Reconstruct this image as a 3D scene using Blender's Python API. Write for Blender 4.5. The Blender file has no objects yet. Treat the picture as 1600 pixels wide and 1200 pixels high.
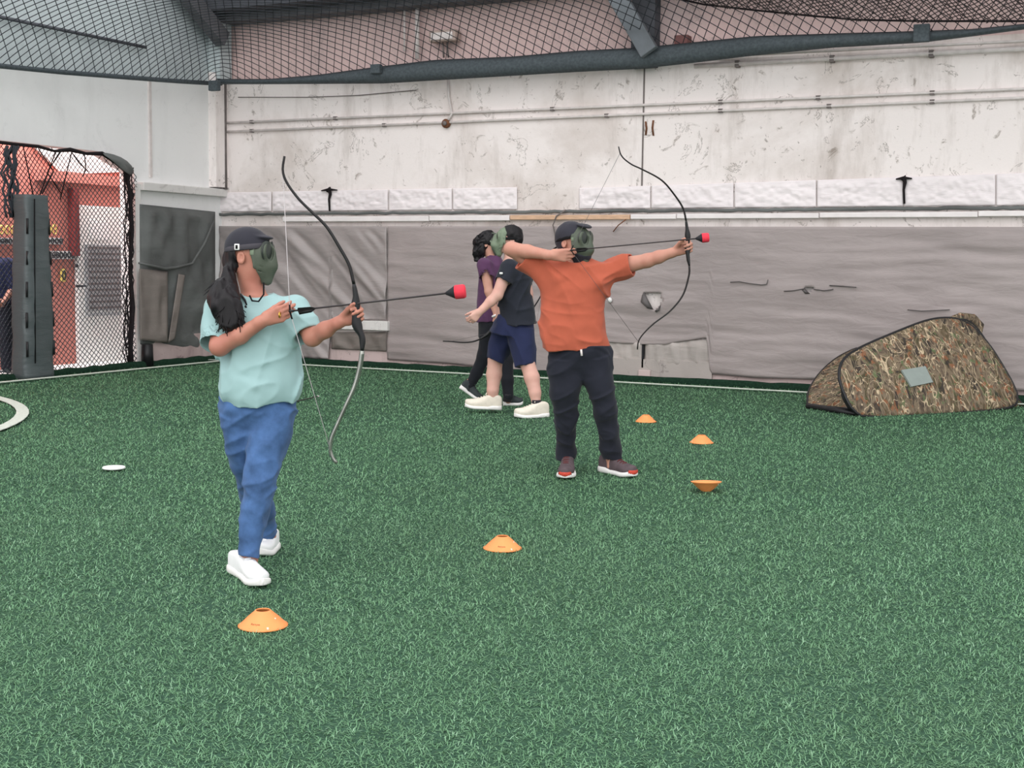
import bpy, bmesh, math, random
import numpy as np
from mathutils import Vector, Matrix

# ------------------------------------------------------------------ camera, sky, sun, exposure
SC = bpy.context.scene
COL = SC.collection
FPX = 2025.4
CH = 1.45
AX = np.array([0.90036757, 0.05183353, -0.43203185])
AY = np.array([0.43494122, -0.07795281, 0.89707831])
AZ = np.array([0.01282064, -0.99560868, -0.09273072])
RW = np.stack([AX, AY, AZ])                       # image axes (right, down, forward) -> world
CAM = np.array([0, 0, CH])
cd = bpy.data.cameras.new('camera')
cd.sensor_width = 36.0
cd.lens = FPX / 1600 * 36.0
cd.clip_end = 200
cam = bpy.data.objects.new('camera', cd)
COL.objects.link(cam)
r_, d_, f_ = RW[:, 0], RW[:, 1], RW[:, 2]
cam.matrix_world = Matrix([[r_[0], -d_[0], -f_[0], 0], [r_[1], -d_[1], -f_[1], 0], [r_[2], -d_[2], -f_[2], CH], [0, 0, 0, 1]])
SC.camera = cam
w = bpy.data.worlds.new('sky')
SC.world = w
w.use_nodes = True
w.node_tree.nodes['Background'].inputs[0].default_value = (0.985, 0.985, 1.0, 1)
w.node_tree.nodes['Background'].inputs[1].default_value = 1.25
sl = bpy.data.lights.new('sun', 'SUN')
sl.energy = 1.5
sl.angle = 1.5
sl.color = (1.0, 0.97, 0.94)
so = bpy.data.objects.new('sun', sl)
so.rotation_euler = Vector((-.16, .74, -.62)).to_track_quat('-Z', 'Y').to_euler()
so.location = (-4, -2, 9)
COL.objects.link(so)
cl = bpy.data.lights.new('corridor_fill', 'AREA')  # added area lamp standing in for daylight, brightens the corridor; no fixture there
cl.shape = 'RECTANGLE'; cl.size = 0.7; cl.size_y = 7.0; cl.energy = 330
co = bpy.data.objects.new('corridor_fill', cl)
co.location = (-12.6, 11.0, 4.3)
COL.objects.link(co)
SC.view_settings.view_transform = 'Standard'
SC.view_settings.look = 'None'
SC.view_settings.exposure = 0.15
SC.view_settings.gamma = 1.0
SC.view_settings.use_curve_mapping = False

# ------------------------------------------------------------------ pixel -> place helpers
def ray(px, py): return RW @ np.array([px - 800.0, py - 600.0, FPX])
def G(px, py, z=0.0):
    r = ray(px, py); return CAM + r * ((z - CH) / r[2])
def BW(px, py, Y=15.3):
    r = ray(px, py); return CAM + r * (Y / r[1])
def LW(px, py, X=-12.1):
    r = ray(px, py); return CAM + r * (X / r[0])
YAW = math.atan2(RW[1, 0], RW[0, 0])
CY, SY = math.cos(YAW), math.sin(YAW)

# ------------------------------------------------------------------ mesh building
class MB:
    def __init__(s): s.v = []; s.f = []; s.n = 0
    def add(s, v, f):
        o = s.n
        v = [tuple(map(float, p)) for p in v]
        s.v += v; s.n += len(v)
        s.f += [tuple(i + o for i in q) for q in f]
        return s
    def box(s, c, sz, ax=None, taper=1.0):
        c = np.array(c, float); hx, hy, hz = np.array(sz) / 2
        A = np.eye(3) if ax is None else np.array(ax)
        v = []
        for z in (-1, 1):
            t = 1.0 if z < 0 else taper
            for x, y in ((-1, -1), (1, -1), (1, 1), (-1, 1)):
                v.append(c + A[0] * hx * x * t + A[1] * hy * y * t + A[2] * hz * z)
        return s.add(v, [(3, 2, 1, 0), (4, 5, 6, 7), (0, 1, 5, 4), (1, 2, 6, 5), (2, 3, 7, 6), (3, 0, 4, 7)])
    def beam(s, a, b, wd, dp, up=(0, 0, 1)):
        a = np.array(a, float); b = np.array(b, float)
        x = b - a; L = np.linalg.norm(x); x /= L
        y = np.cross(np.array(up, float), x); y /= np.linalg.norm(y); z = np.cross(x, y)
        return s.box((a + b) / 2, (L, wd, dp), (x, y, z))
    def tube(s, pts, r, n=6, flat=None, cap=True, closed=False):
        P = [np.array(p, float) for p in pts]; m = len(P)
        R = [r] * m if np.isscalar(r) else list(r)
        v = []; f = []
        ref = None
        for i in range(m):
            if closed: t = P[(i + 1) % m] - P[i - 1]
            else: t = P[min(i + 1, m - 1)] - P[max(i - 1, 0)]
            t = t / (np.linalg.norm(t) + 1e-12)
            if flat is not None:
                a = np.array(flat, float); a = a - t * a.dot(t)
            elif ref is None:
                a = np.cross(t, (0, 0, 1.0) if abs(t[2]) < .9 else (1.0, 0, 0))
            else:
                a = ref - t * ref.dot(t)
            a /= (np.linalg.norm(a) + 1e-12); ref = a
            b = np.cross(t, a)
            ra, rb = (R[i] if isinstance(R[i], (tuple, list)) else (R[i], R[i]))
            for k in range(n):
                q = 2 * math.pi * k / n
                v.append(P[i] + a * math.cos(q) * ra + b * math.sin(q) * rb)
        for i in range(m if closed else m - 1):
            j = (i + 1) % m
            for k in range(n):
                l = (k + 1) % n
                f.append((i * n + k, i * n + l, j * n + l, j * n + k))
        if cap and not closed:
            f.append(tuple(range(n - 1, -1, -1))); f.append(tuple((m - 1) * n + k for k in range(n)))
        return s.add(v, f)
    def lathe(s, prof, c=(0, 0, 0), n=32, ax=None, close=False):
        A = np.eye(3) if ax is None else np.array(ax)
        c = np.array(c, float); v = []; f = []
        for r, z in prof:
            for k in range(n):
                q = 2 * math.pi * k / n
                v.append(c + A[0] * r * math.cos(q) + A[1] * r * math.sin(q) + A[2] * z)
        m = len(prof)
        for i in range(m if close else m - 1):
            j = (i + 1) % m
            for k in range(n):
                l = (k + 1) % n
                f.append((i * n + k, i * n + l, j * n + l, j * n + k))
        if not close:
            f.append(tuple(range(n - 1, -1, -1))); f.append(tuple((m - 1) * n + k for k in range(n)))
        return s.add(v, f)
    def ball(s, c, r, n=10, m=7, ax=None):
        r = (r, r, r) if np.isscalar(r) else r
        A = np.eye(3) if ax is None else np.array(ax); c = np.array(c, float)
        v = []; f = []
        for i in range(m + 1):
            th = math.pi * i / m
            for k in range(n):
                q = 2 * math.pi * k / n
                v.append(c + A[0] * r[0] * math.sin(th) * math.cos(q) + A[1] * r[1] * math.sin(th) * math.sin(q) - A[2] * r[2] * math.cos(th))
        for i in range(m):
            for k in range(n):
                l = (k + 1) % n
                f.append((i * n + k, i * n + l, (i + 1) * n + l, (i + 1) * n + k))
        return s.add(v, f)
    def grid(s, P):
        P = np.asarray(P); a, b = P.shape[:2]
        f = [(i * b + j, i * b + j + 1, (i + 1) * b + j + 1, (i + 1) * b + j) for i in range(a - 1) for j in range(b - 1)]
        return s.add(P.reshape(-1, 3), f)
    def build(s, name, m, parent=None, base=None, smooth=True, mods=None):
        return link(name, np.array(s.v, float).reshape(-1, 3), s.f, m, parent, base, smooth, mods)

def mesh_np(name, V, Q):
    me = bpy.data.meshes.new(name)
    V = np.asarray(V, np.float32)
    me.vertices.add(len(V)); me.vertices.foreach_set('co', V.ravel())
    Q = np.asarray(Q, np.int32); k = Q.shape[1]
    me.loops.add(Q.size); me.loops.foreach_set('vertex_index', Q.ravel())
    me.polygons.add(len(Q))
    me.polygons.foreach_set('loop_start', np.arange(0, Q.size, k, dtype=np.int32))
    me.polygons.foreach_set('loop_total', np.full(len(Q), k, np.int32))
    me.update(calc_edges=True)
    return me

def link(name, V, F, m, parent=None, base=None, smooth=True, mods=None):
    """V in world coordinates unless the parent is a posed Empty flagged 'local'."""
    V = np.asarray(V, float)
    loc = np.zeros(3)
    if parent is not None:
        rt = parent
        while rt.parent is not None: rt = rt.parent
        if not rt.get('_local'): V = V - np.array(rt['_loc'] if '_loc' in rt else rt.location[:])
    else:
        if base is None:
            base = np.array([(V[:, 0].min() + V[:, 0].max()) / 2, (V[:, 1].min() + V[:, 1].max()) / 2, V[:, 2].min()])
        loc = np.array(base, float); V = V - loc
    if isinstance(F, np.ndarray): me = mesh_np(name, V, F)
    else:
        me = bpy.data.meshes.new(name); me.from_pydata(V.tolist(), [], [list(q) for q in F]); me.update()
    if smooth: me.polygons.foreach_set('use_smooth', np.ones(len(me.polygons), bool))
    if m is not None: me.materials.append(m)
    o = bpy.data.objects.new(name, me); COL.objects.link(o)
    if parent is not None: o.parent = parent
    else: o.location = loc
    if smooth == 'auto' or (mods and 'bevel' in mods):
        md = o.modifiers.new('bevel', 'BEVEL'); md.width = (mods or {}).get('bevel', .005); md.segments = 2; md.limit_method = 'ANGLE'
    if mods and 'solid' in mods:
        md = o.modifiers.new('solid', 'SOLIDIFY'); md.thickness = mods['solid']; md.offset = mods.get('off', 0)
    if mods and 'sub' in mods:
        md = o.modifiers.new('sub', 'SUBSURF'); md.levels = md.render_levels = mods['sub']
    return o

def tag(o, label=None, cat=None, group=None, kind=None):
    if label: o['label'] = label
    if cat: o['category'] = cat
    if group: o['group'] = group
    if kind: o['kind'] = kind
    return o

def thing(name, loc, label, cat, group=None, rz=None):
    o = bpy.data.objects.new(name, None); COL.objects.link(o)
    o.empty_display_size = .1
    o.location = [float(x) for x in loc]; o['_loc'] = [float(x) for x in loc]
    if rz is not None: o.rotation_euler.z = rz; o['_local'] = 1
    return tag(o, label, cat, group)

# ------------------------------------------------------------------ materials
def lin(c):
    return tuple((x / 255 / 12.92 if x / 255 <= .04045 else ((x / 255 + .055) / 1.055) ** 2.4) for x in c)

class NT:
    def __init__(s, name):
        s.m = bpy.data.materials.new(name); s.m.use_nodes = True
        s.t = s.m.node_tree; s.b = s.t.nodes['Principled BSDF']
        s.pos = None
    def n(s, typ, **kw):
        q = s.t.nodes.new(typ)
        for k, v in kw.items():
            if k in q.inputs: q.inputs[k].default_value = v
            else: setattr(q, k, v)
        return q
    def l(s, a, b): s.t.links.new(a, b)
    def P(s, scale=(1, 1, 1), rot=(0, 0, 0), obj=False):
        if obj:
            g = s.n('ShaderNodeTexCoord').outputs['Object']
        else:
            g = s.n('ShaderNodeNewGeometry').outputs['Position']
        mp = s.n('ShaderNodeMapping'); mp.inputs['Scale'].default_value = scale; mp.inputs['Rotation'].default_value = rot
        s.l(g, mp.inputs['Vector']); return mp.outputs['Vector']
    def noise(s, vec, scale, detail=4, rough=.55, dist=0):
        q = s.n('ShaderNodeTexNoise'); q.inputs['Scale'].default_value = scale; q.inputs['Detail'].default_value = detail
        q.inputs['Roughness'].default_value = rough; q.inputs['Distortion'].default_value = dist
        s.l(vec, q.inputs['Vector']); return q.outputs['Fac']
    def ramp(s, fac, stops, interp='LINEAR'):
        q = s.n('ShaderNodeValToRGB'); cr = q.color_ramp; cr.interpolation = interp
        while len(cr.elements) < len(stops): cr.elements.new(.5)
        for e, (p, c) in zip(cr.elements, stops):
            e.position = p; e.color = (*c, 1) if len(c) == 3 else c
        s.l(fac, q.inputs['Fac']); return q.outputs['Color']
    def mix(s, fac, a, b, mode='MIX'):
        q = s.n('ShaderNodeMix'); q.data_type = 'RGBA'; q.blend_type = mode
        for sock, val in ((q.inputs[0], fac), (q.inputs[6], a), (q.inputs[7], b)):
            if isinstance(val, (int, float)): sock.default_value = val
            elif isinstance(val, tuple): sock.default_value = (*val, 1)
            else: s.l(val, sock)
        return q.outputs[2]
    def bump(s, h, strength=.3, dist=.01):
        q = s.n('ShaderNodeBump'); q.inputs['Strength'].default_value = strength; q.inputs['Distance'].default_value = dist
        s.l(h, q.inputs['Height']); s.l(q.outputs[0], s.b.inputs['Normal'])
    def col(s, c): s.l(c, s.b.inputs['Base Color'])
    def set(s, rough=.6, spec=.3, metal=0, sheen=0, coat=0):
        s.b.inputs['Roughness'].default_value = rough; s.b.inputs['Specular IOR Level'].default_value = spec
        s.b.inputs['Metallic'].default_value = metal; s.b.inputs['Sheen Weight'].default_value = sheen
        s.b.inputs['Coat Weight'].default_value = coat
        return s

def mat(name, c, rough=.65, spec=.3, var=.12, scale=14, bump=0, bscale=120, metal=0, sheen=0, stretch=(1, 1, 1), coat=0):
    t = NT(name); c = lin(c)
    v = t.P(stretch, obj=True)
    n = t.noise(v, scale, 5)
    lo = tuple(x * (1 - var) for x in c); hi = tuple(min(1, x * (1 + var)) for x in c)
    t.col(t.ramp(n, [(.3, lo), (.7, hi)]))
    t.set(rough, spec, metal, sheen, coat)
    if bump: t.bump(t.noise(v, bscale, 3), bump, .004)
    return t.m

def concrete(name, base, dirt, amount=.5, streak=.35, speck=.5, seed=0.0, pinkish=None):
    t = NT(name); b = lin(base); d = lin(dirt)
    p = t.P((1, 1, 1)); 
    mp = t.P((1.1, 1.1, .22)); mp2 = t.P((1, 1, 1), (0.3 + seed, .2, .5))
    big = t.noise(mp2, .55, 6, .62, .4)
    c = t.mix(t.ramp(big, [(.48, (0, 0, 0)), (.72, (amount,) * 3)]), b, d)
    if pinkish:
        c = t.mix(t.ramp(t.noise(mp2, .35, 3), [(.42, (0, 0, 0)), (.62, (.7,) * 3)]), c, lin(pinkish))
    stn = t.noise(mp, 2.6, 6, .68)
    c = t.mix(t.ramp(stn, [(.52, (0, 0, 0)), (.75, (streak,) * 3)]), c, tuple(x * .72 for x in d))
    sp = t.noise(mp2, 4.6, 8, .72, .9)
    c = t.mix(t.ramp(sp, [(.60, (0, 0, 0)), (.68, (speck,) * 3)]), c, tuple(x * .6 for x in d))
    fl = t.noise(p, 17, 6, .7)
    c = t.mix(t.ramp(fl, [(.64, (0, 0, 0)), (.72, (speck,) * 3)]), c, tuple(x * .45 for x in d))
    # crazing: thin flaked-paint edges where a warped noise crosses one level
    ed = t.noise(mp2, 1.9, 9, .66, 1.4)
    c = t.mix(t.ramp(ed, [(.595, (0, 0, 0)), (.602, (speck,) * 3), (.607, (speck,) * 3), (.614, (0, 0, 0))]), c, tuple(x * .4 for x in d))
    t.col(c); t.set(.85, .15)
    t.bump(t.noise(p, 22, 6, .65), .25, .01)
    return t.m

M = {}
M['wall_back'] = concrete('peeling_white_paint', (248, 240, 238), (180, 164, 152), .58, .45, .75)
M['wall_left'] = concrete('grey_white_plaster', (246, 246, 246), (206, 206, 206), .25, .12, .10, .7)
M['pink'] = concrete('faded_pink_paint', (216, 190, 187), (164, 154, 155), .6, .35, .45, .3)
M['upper_left'] = concrete('grey_upper_plaster', (196, 206, 208), (150, 158, 162), .5, .35, .2, 1.1)
M['kerb'] = concrete('stained_kerb', (205, 186, 184), (150, 128, 126), .7, .5, .6, .2)
M['block'] = concrete('raw_blockwork', (178, 170, 166), (120, 114, 112), .6, .5, .6, .9)
M['ledge'] = concrete('painted_ledge', (226, 224, 222), (170, 160, 156), .3, .3, .3, .4)
M['red_wall'] = concrete('red_painted_wall', (204, 136, 124), (184, 120, 110), .5, .2, .1, .4)
M['dark_red'] = mat('dark_red_paint', (122, 52, 50))
M['brown_box'] = mat('brown_box_paint', (118, 80, 78))
M['red_door_frame'] = mat('maroon_paint', (150, 66, 60))
M['white_paint'] = mat('white_gloss_paint', (238, 238, 236), .45, .4, .04)
M['rail'] = mat('white_metal_rail', (238, 232, 232), .5, .3, .06, 6)
M['wood'] = mat('bare_wood_strip', (214, 178, 150), .7, .2, .15, 9, stretch=(1, 8, 8))
M['pipe'] = mat('painted_conduit', (222, 214, 212), .6, .3, .12, 9)
M['pipe_dark'] = mat('dark_grey_conduit', (120, 112, 110), .7, .2, .2, 9)
M['steel'] = mat('grey_painted_steel', (112, 118, 124), .6, .3, .15, 5)
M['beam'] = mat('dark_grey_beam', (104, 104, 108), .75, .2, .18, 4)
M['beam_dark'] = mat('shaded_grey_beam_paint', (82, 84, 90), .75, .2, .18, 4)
M['net'] = mat('dark_grey_twine', (66, 70, 76), .8, .1, .1)
M['net_brown'] = mat('brown_grey_twine', (78, 70, 70), .8, .1, .1)
M['hem'] = mat('slate_hem_webbing', (84, 92, 97), .75, .2, .22, 30, .4, 90)
M['black'] = mat('black_plastic', (24, 24, 27), .45, .4, .15)
M['rubber'] = mat('dark_rubber', (38, 38, 42), .7, .3, .15)
M['rope'] = mat('black_rope', (40, 36, 38), .85, .1, .2, 40)
M['rust'] = mat('rust', (120, 82, 62), .9, .1, .3, 30)
M['fixture'] = mat('corroded_fixture_metal', (176, 158, 150), .7, .3, .3, 14)
M['line'] = mat('white_turf_line', (206, 212, 202), .85, .1, .12, 40)
M['paper'] = mat('white_paper', (240, 240, 240), .8, .1, .02)
M['plate'] = mat('grey_sign_plate', (170, 172, 174), .6, .3, .15, 8)
M['yellow'] = mat('yellow_letter_paint', (238, 216, 120), .6, .3, .05)
M['ink'] = mat('dark_print', (60, 58, 60), .7, .2, .05)
M['gold'] = mat('gold_ring', (214, 170, 84), .3, .5, .05, metal=1)

def tarp_mat(name, c, rough=.42, dust=.35, var=.1):
    t = NT(name); c = lin(c); p = t.P()
    n = t.noise(p, .9, 6, .6, .5)
    a = t.ramp(n, [(.3, tuple(x * (1 - var) for x in c)), (.7, tuple(x * (1 + var) for x in c))])
    s = t.noise(t.P((.25, .25, 3)), 2.2, 5, .6)
    a = t.mix(t.ramp(s, [(.5, (0, 0, 0)), (.75, (dust,) * 3)]), a, tuple(min(1, x * 1.45) for x in c))
    t.col(a); t.set(rough, .4)
    h = t.noise(t.P((.7, .7, 2.4)), 5, 7, .6, .6)
    t.bump(h, .35, .03)
    return t.m
M['tarp'] = tarp_mat('grey_tarpaulin', (160, 150, 149), .45, .2)
M['tarp_shine'] = tarp_mat('glossy_grey_tarpaulin', (160, 152, 151), .3, .25)
M['tarp_dark'] = tarp_mat('grimy_charcoal_tarpaulin', (100, 103, 102), .55, .5, .35)
M['tarp_dust'] = tarp_mat('dusty_tarp_strip', (128, 120, 115), .7, .3, .2)
M['pad'] = tarp_mat('slate_vinyl', (84, 92, 94), .38, .2, .12)
M['dirty_sheet'] = tarp_mat('dirty_grey_sheet', (176, 168, 164), .6, .5, .22)
M['sheet'] = tarp_mat('white_plastic_sheet', (244, 236, 238), .4, .1, .05)
M['flap'] = tarp_mat('tarp_flap_underside', (98, 94, 94), .6, .2, .15)

def camo_mat():
    t = NT('woodland_camouflage_cloth')
    p = t.P(obj=True)
    def stretched(rot, sc):
        return t.P(sc, rot, obj=True)
    v = stretched((0.2, .5, .3), (1, 1, .38))
    n1 = t.noise(v, 12.0, 3, .5, 1.0)
    c = t.ramp(n1, [(.28, lin((56, 50, 46))), (.40, lin((90, 78, 66))), (.50, lin((124, 110, 92))), (.58, lin((92, 80, 62))), (.68, lin((70, 66, 48)))])
    leaf = t.noise(stretched((1, .2, .4), (1, 1, .8)), 15, 2, .5, .5)
    c = t.mix(t.ramp(leaf, [(.60, (0, 0, 0)), (.64, (.75,) * 3)]), c, lin((136, 88, 62)))
    grn = t.noise(stretched((.4, 1.2, .1), (1, 1, .7)), 13, 3, .6, .8)
    c = t.mix(t.ramp(grn, [(.60, (0, 0, 0)), (.64, (.8,) * 3)]), c, lin((88, 106, 72)))
    drk = t.noise(stretched((.3, .45, .9), (1.2, 1.2, .3)), 9.5, 3, .5, .6)
    c = t.mix(t.ramp(drk, [(.60, (0, 0, 0)), (.63, (.85,) * 3)]), c, lin((48, 44, 42)))
    # pale twigs: thin bands of warped noise
    for rot, sc in (((0.1, .45, .2), 7.0), ((.3, -.6, .9), 9.0)):
        tw = t.noise(stretched(rot, (1, 1, .16)), sc, 2, .4, .7)
        c = t.mix(t.ramp(tw, [(.485, (0, 0, 0)), (.490, (.75,) * 3), (.500, (.75,) * 3), (.505, (0, 0, 0))]), c, lin((206, 186, 156)))
    t.col(c); t.set(.7, .2)
    t.bump(t.noise(p, 6, 4), .3, .03)
    return t.m
M['camo'] = camo_mat()

def cloth(name, c, var=.1, rough=.85, weave=260, sheen=.1, scale=7):
    t = NT(name); c = lin(c); p = t.P(obj=True)
    n = t.noise(p, scale, 5, .6)
    t.col(t.ramp(n, [(.3, tuple(x * (1 - var) for x in c)), (.7, tuple(min(1, x * (1 + var)) for x in c))]))
    t.set(rough, .15, 0, sheen)
    t.bump(t.noise(p, weave, 2), .12, .002)
    return t.m
M['mint'] = cloth('mint_jersey', (155, 187, 188), .04)
M['denim'] = cloth('blue_denim', (70, 100, 145), .32, .85, 300, .1, 12)
M['orange'] = cloth('rust_orange_jersey', (180, 93, 71), .06)
M['black_cloth'] = cloth('black_jersey', (40, 43, 52), .12)
M['black_pants'] = cloth('black_fleece', (38, 40, 50), .15)
M['navy'] = cloth('navy_cotton', (38, 44, 74), .12)
M['purple'] = cloth('plum_jersey', (88, 58, 88), .1)
M['dark_pants'] = cloth('black_leggings', (32, 34, 40), .12)
M['maroon_cloth'] = cloth('maroon_cloth', (110, 52, 54), .12)
M['sock'] = cloth('dark_sock', (50, 48, 52), .1)
M['white_sock'] = cloth('white_sock', (230, 230, 228), .04)
def skin(name, c, flush):
    t = NT(name); c = lin(c); fl = lin(flush); p = t.P(obj=True)
    t.col(t.mix(t.ramp(t.noise(p, 9, 4), [(.4, (0, 0, 0)), (.7, (.6,) * 3)]), c, fl))
    t.set(.5, .35); t.b.inputs['Subsurface Weight'].default_value = .08
    t.b.inputs['Subsurface Radius'].default_value = (.02, .008, .005)
    t.bump(t.noise(p, 150, 3), .08, .002)
    return t.m
M['skin_w'] = skin('warm_brown_skin', (188, 130, 112), (180, 112, 98))
M['skin_m'] = skin('tan_skin', (194, 142, 124), (184, 124, 108))
M['skin_b'] = skin('light_skin', (214, 170, 156), (206, 152, 140))
M['skin_g'] = skin('medium_skin', (208, 158, 140), (196, 140, 124))
def hair_mat(name, c):
    t = NT(name); c = lin(c); v = t.P((60, 60, 8), obj=True)
    n = t.noise(v, 1, 3)
    t.col(t.ramp(n, [(.3, tuple(x * .5 for x in c)), (.75, tuple(x * 1.1 for x in c))])); t.set(.5, .3)
    t.bump(n, .4, .004)
    return t.m
M['hair'] = hair_mat('black_hair', (26, 23, 27))
M['cap'] = cloth('charcoal_cap_cloth', (50, 50, 58), .1)
M['mask'] = mat('olive_green_mask_shell', (80, 88, 76), .55, .3, .12, 18, .15, 200)
M['mask_pale'] = mat('faded_green_mask_shell', (114, 128, 108), .55, .3, .12, 18)
M['lens'] = mat('dark_lens_mesh', (48, 54, 50), .35, .4, .1)
M['strap'] = mat('grey_elastic_strap', (76, 74, 80), .8, .1, .1)
M['strap_black'] = mat('black_elastic_strap', (28, 28, 30), .8, .1, .1)
M['white_shoe'] = mat('white_leather', (240, 240, 242), .5, .3, .03)
M['white_sole'] = mat('white_foam_sole', (236, 234, 232), .6, .2, .04)
M['cream_shoe'] = mat('cream_knit', (226, 218, 204), .75, .2, .05, 30, .2, 200)
M['grey_shoe'] = mat('grey_brown_knit', (92, 80, 84), .8, .2, .15, 30, .2, 200)
M['dark_shoe'] = mat('charcoal_knit', (60, 66, 68), .8, .2, .12, 30, .2, 200)
M['red_rubber'] = mat('red_rubber', (196, 72, 56), .6, .3, .1)
M['maroon_lace'] = mat('maroon_lace', (96, 48, 48), .8, .2, .1)
M['foam_red'] = mat('red_foam', (226, 62, 78), .75, .2, .1, 30, .15, 120)
M['limb'] = mat('glossy_black_limb', (20, 18, 20), .38, .35, .2, 20)
M['limb_glare'] = mat('glare_grey_limb', (150, 152, 146), .22, .6, .35, 6, metal=.75)  # glare on the black lower limb, put into a grey metal colour
M['string'] = mat('pale_bowstring', (196, 190, 192), .7, .2, .05)
M['string_dark'] = mat('grey_bowstring', (96, 90, 92), .7, .2, .05)
M['shaft'] = mat('dark_arrow_shaft', (52, 46, 48), .4, .4, .1)
M['cone'] = mat('orange_plastic', (250, 154, 90), .42, .4, .06, 10)
M['cone_in'] = mat('cone_white_mark', (248, 226, 206), .5, .3, .04)

# ------------------------------------------------------------------ implicit surfaces (one continuous skin)
def vnoise(X, Y, Z, seed=0):
    X, Y, Z = np.broadcast_arrays(X, Y, Z)
    rng = np.random.RandomState(seed); T = rng.rand(32, 32, 32).astype(np.float32)
    xi = np.floor(X).astype(np.int32); yi = np.floor(Y).astype(np.int32); zi = np.floor(Z).astype(np.int32)
    fx = X - xi; fy = Y - yi; fz = Z - zi
    fx = fx * fx * (3 - 2 * fx); fy = fy * fy * (3 - 2 * fy); fz = fz * fz * (3 - 2 * fz)
    x0, y0, z0 = xi & 31, yi & 31, zi & 31; x1, y1, z1 = (xi + 1) & 31, (yi + 1) & 31, (zi + 1) & 31
    a = T[x0, y0, z0] * (1 - fx) + T[x1, y0, z0] * fx; b = T[x0, y1, z0] * (1 - fx) + T[x1, y1, z0] * fx
    c = T[x0, y0, z1] * (1 - fx) + T[x1, y0, z1] * fx; d = T[x0, y1, z1] * (1 - fx) + T[x1, y1, z1] * fx
    return ((a * (1 - fy) + b * fy) * (1 - fz) + (c * (1 - fy) + d * fy) * fz) * 2 - 1

def N3(v):
    v = np.asarray(v, float); return v / (np.linalg.norm(v) + 1e-12)

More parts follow.
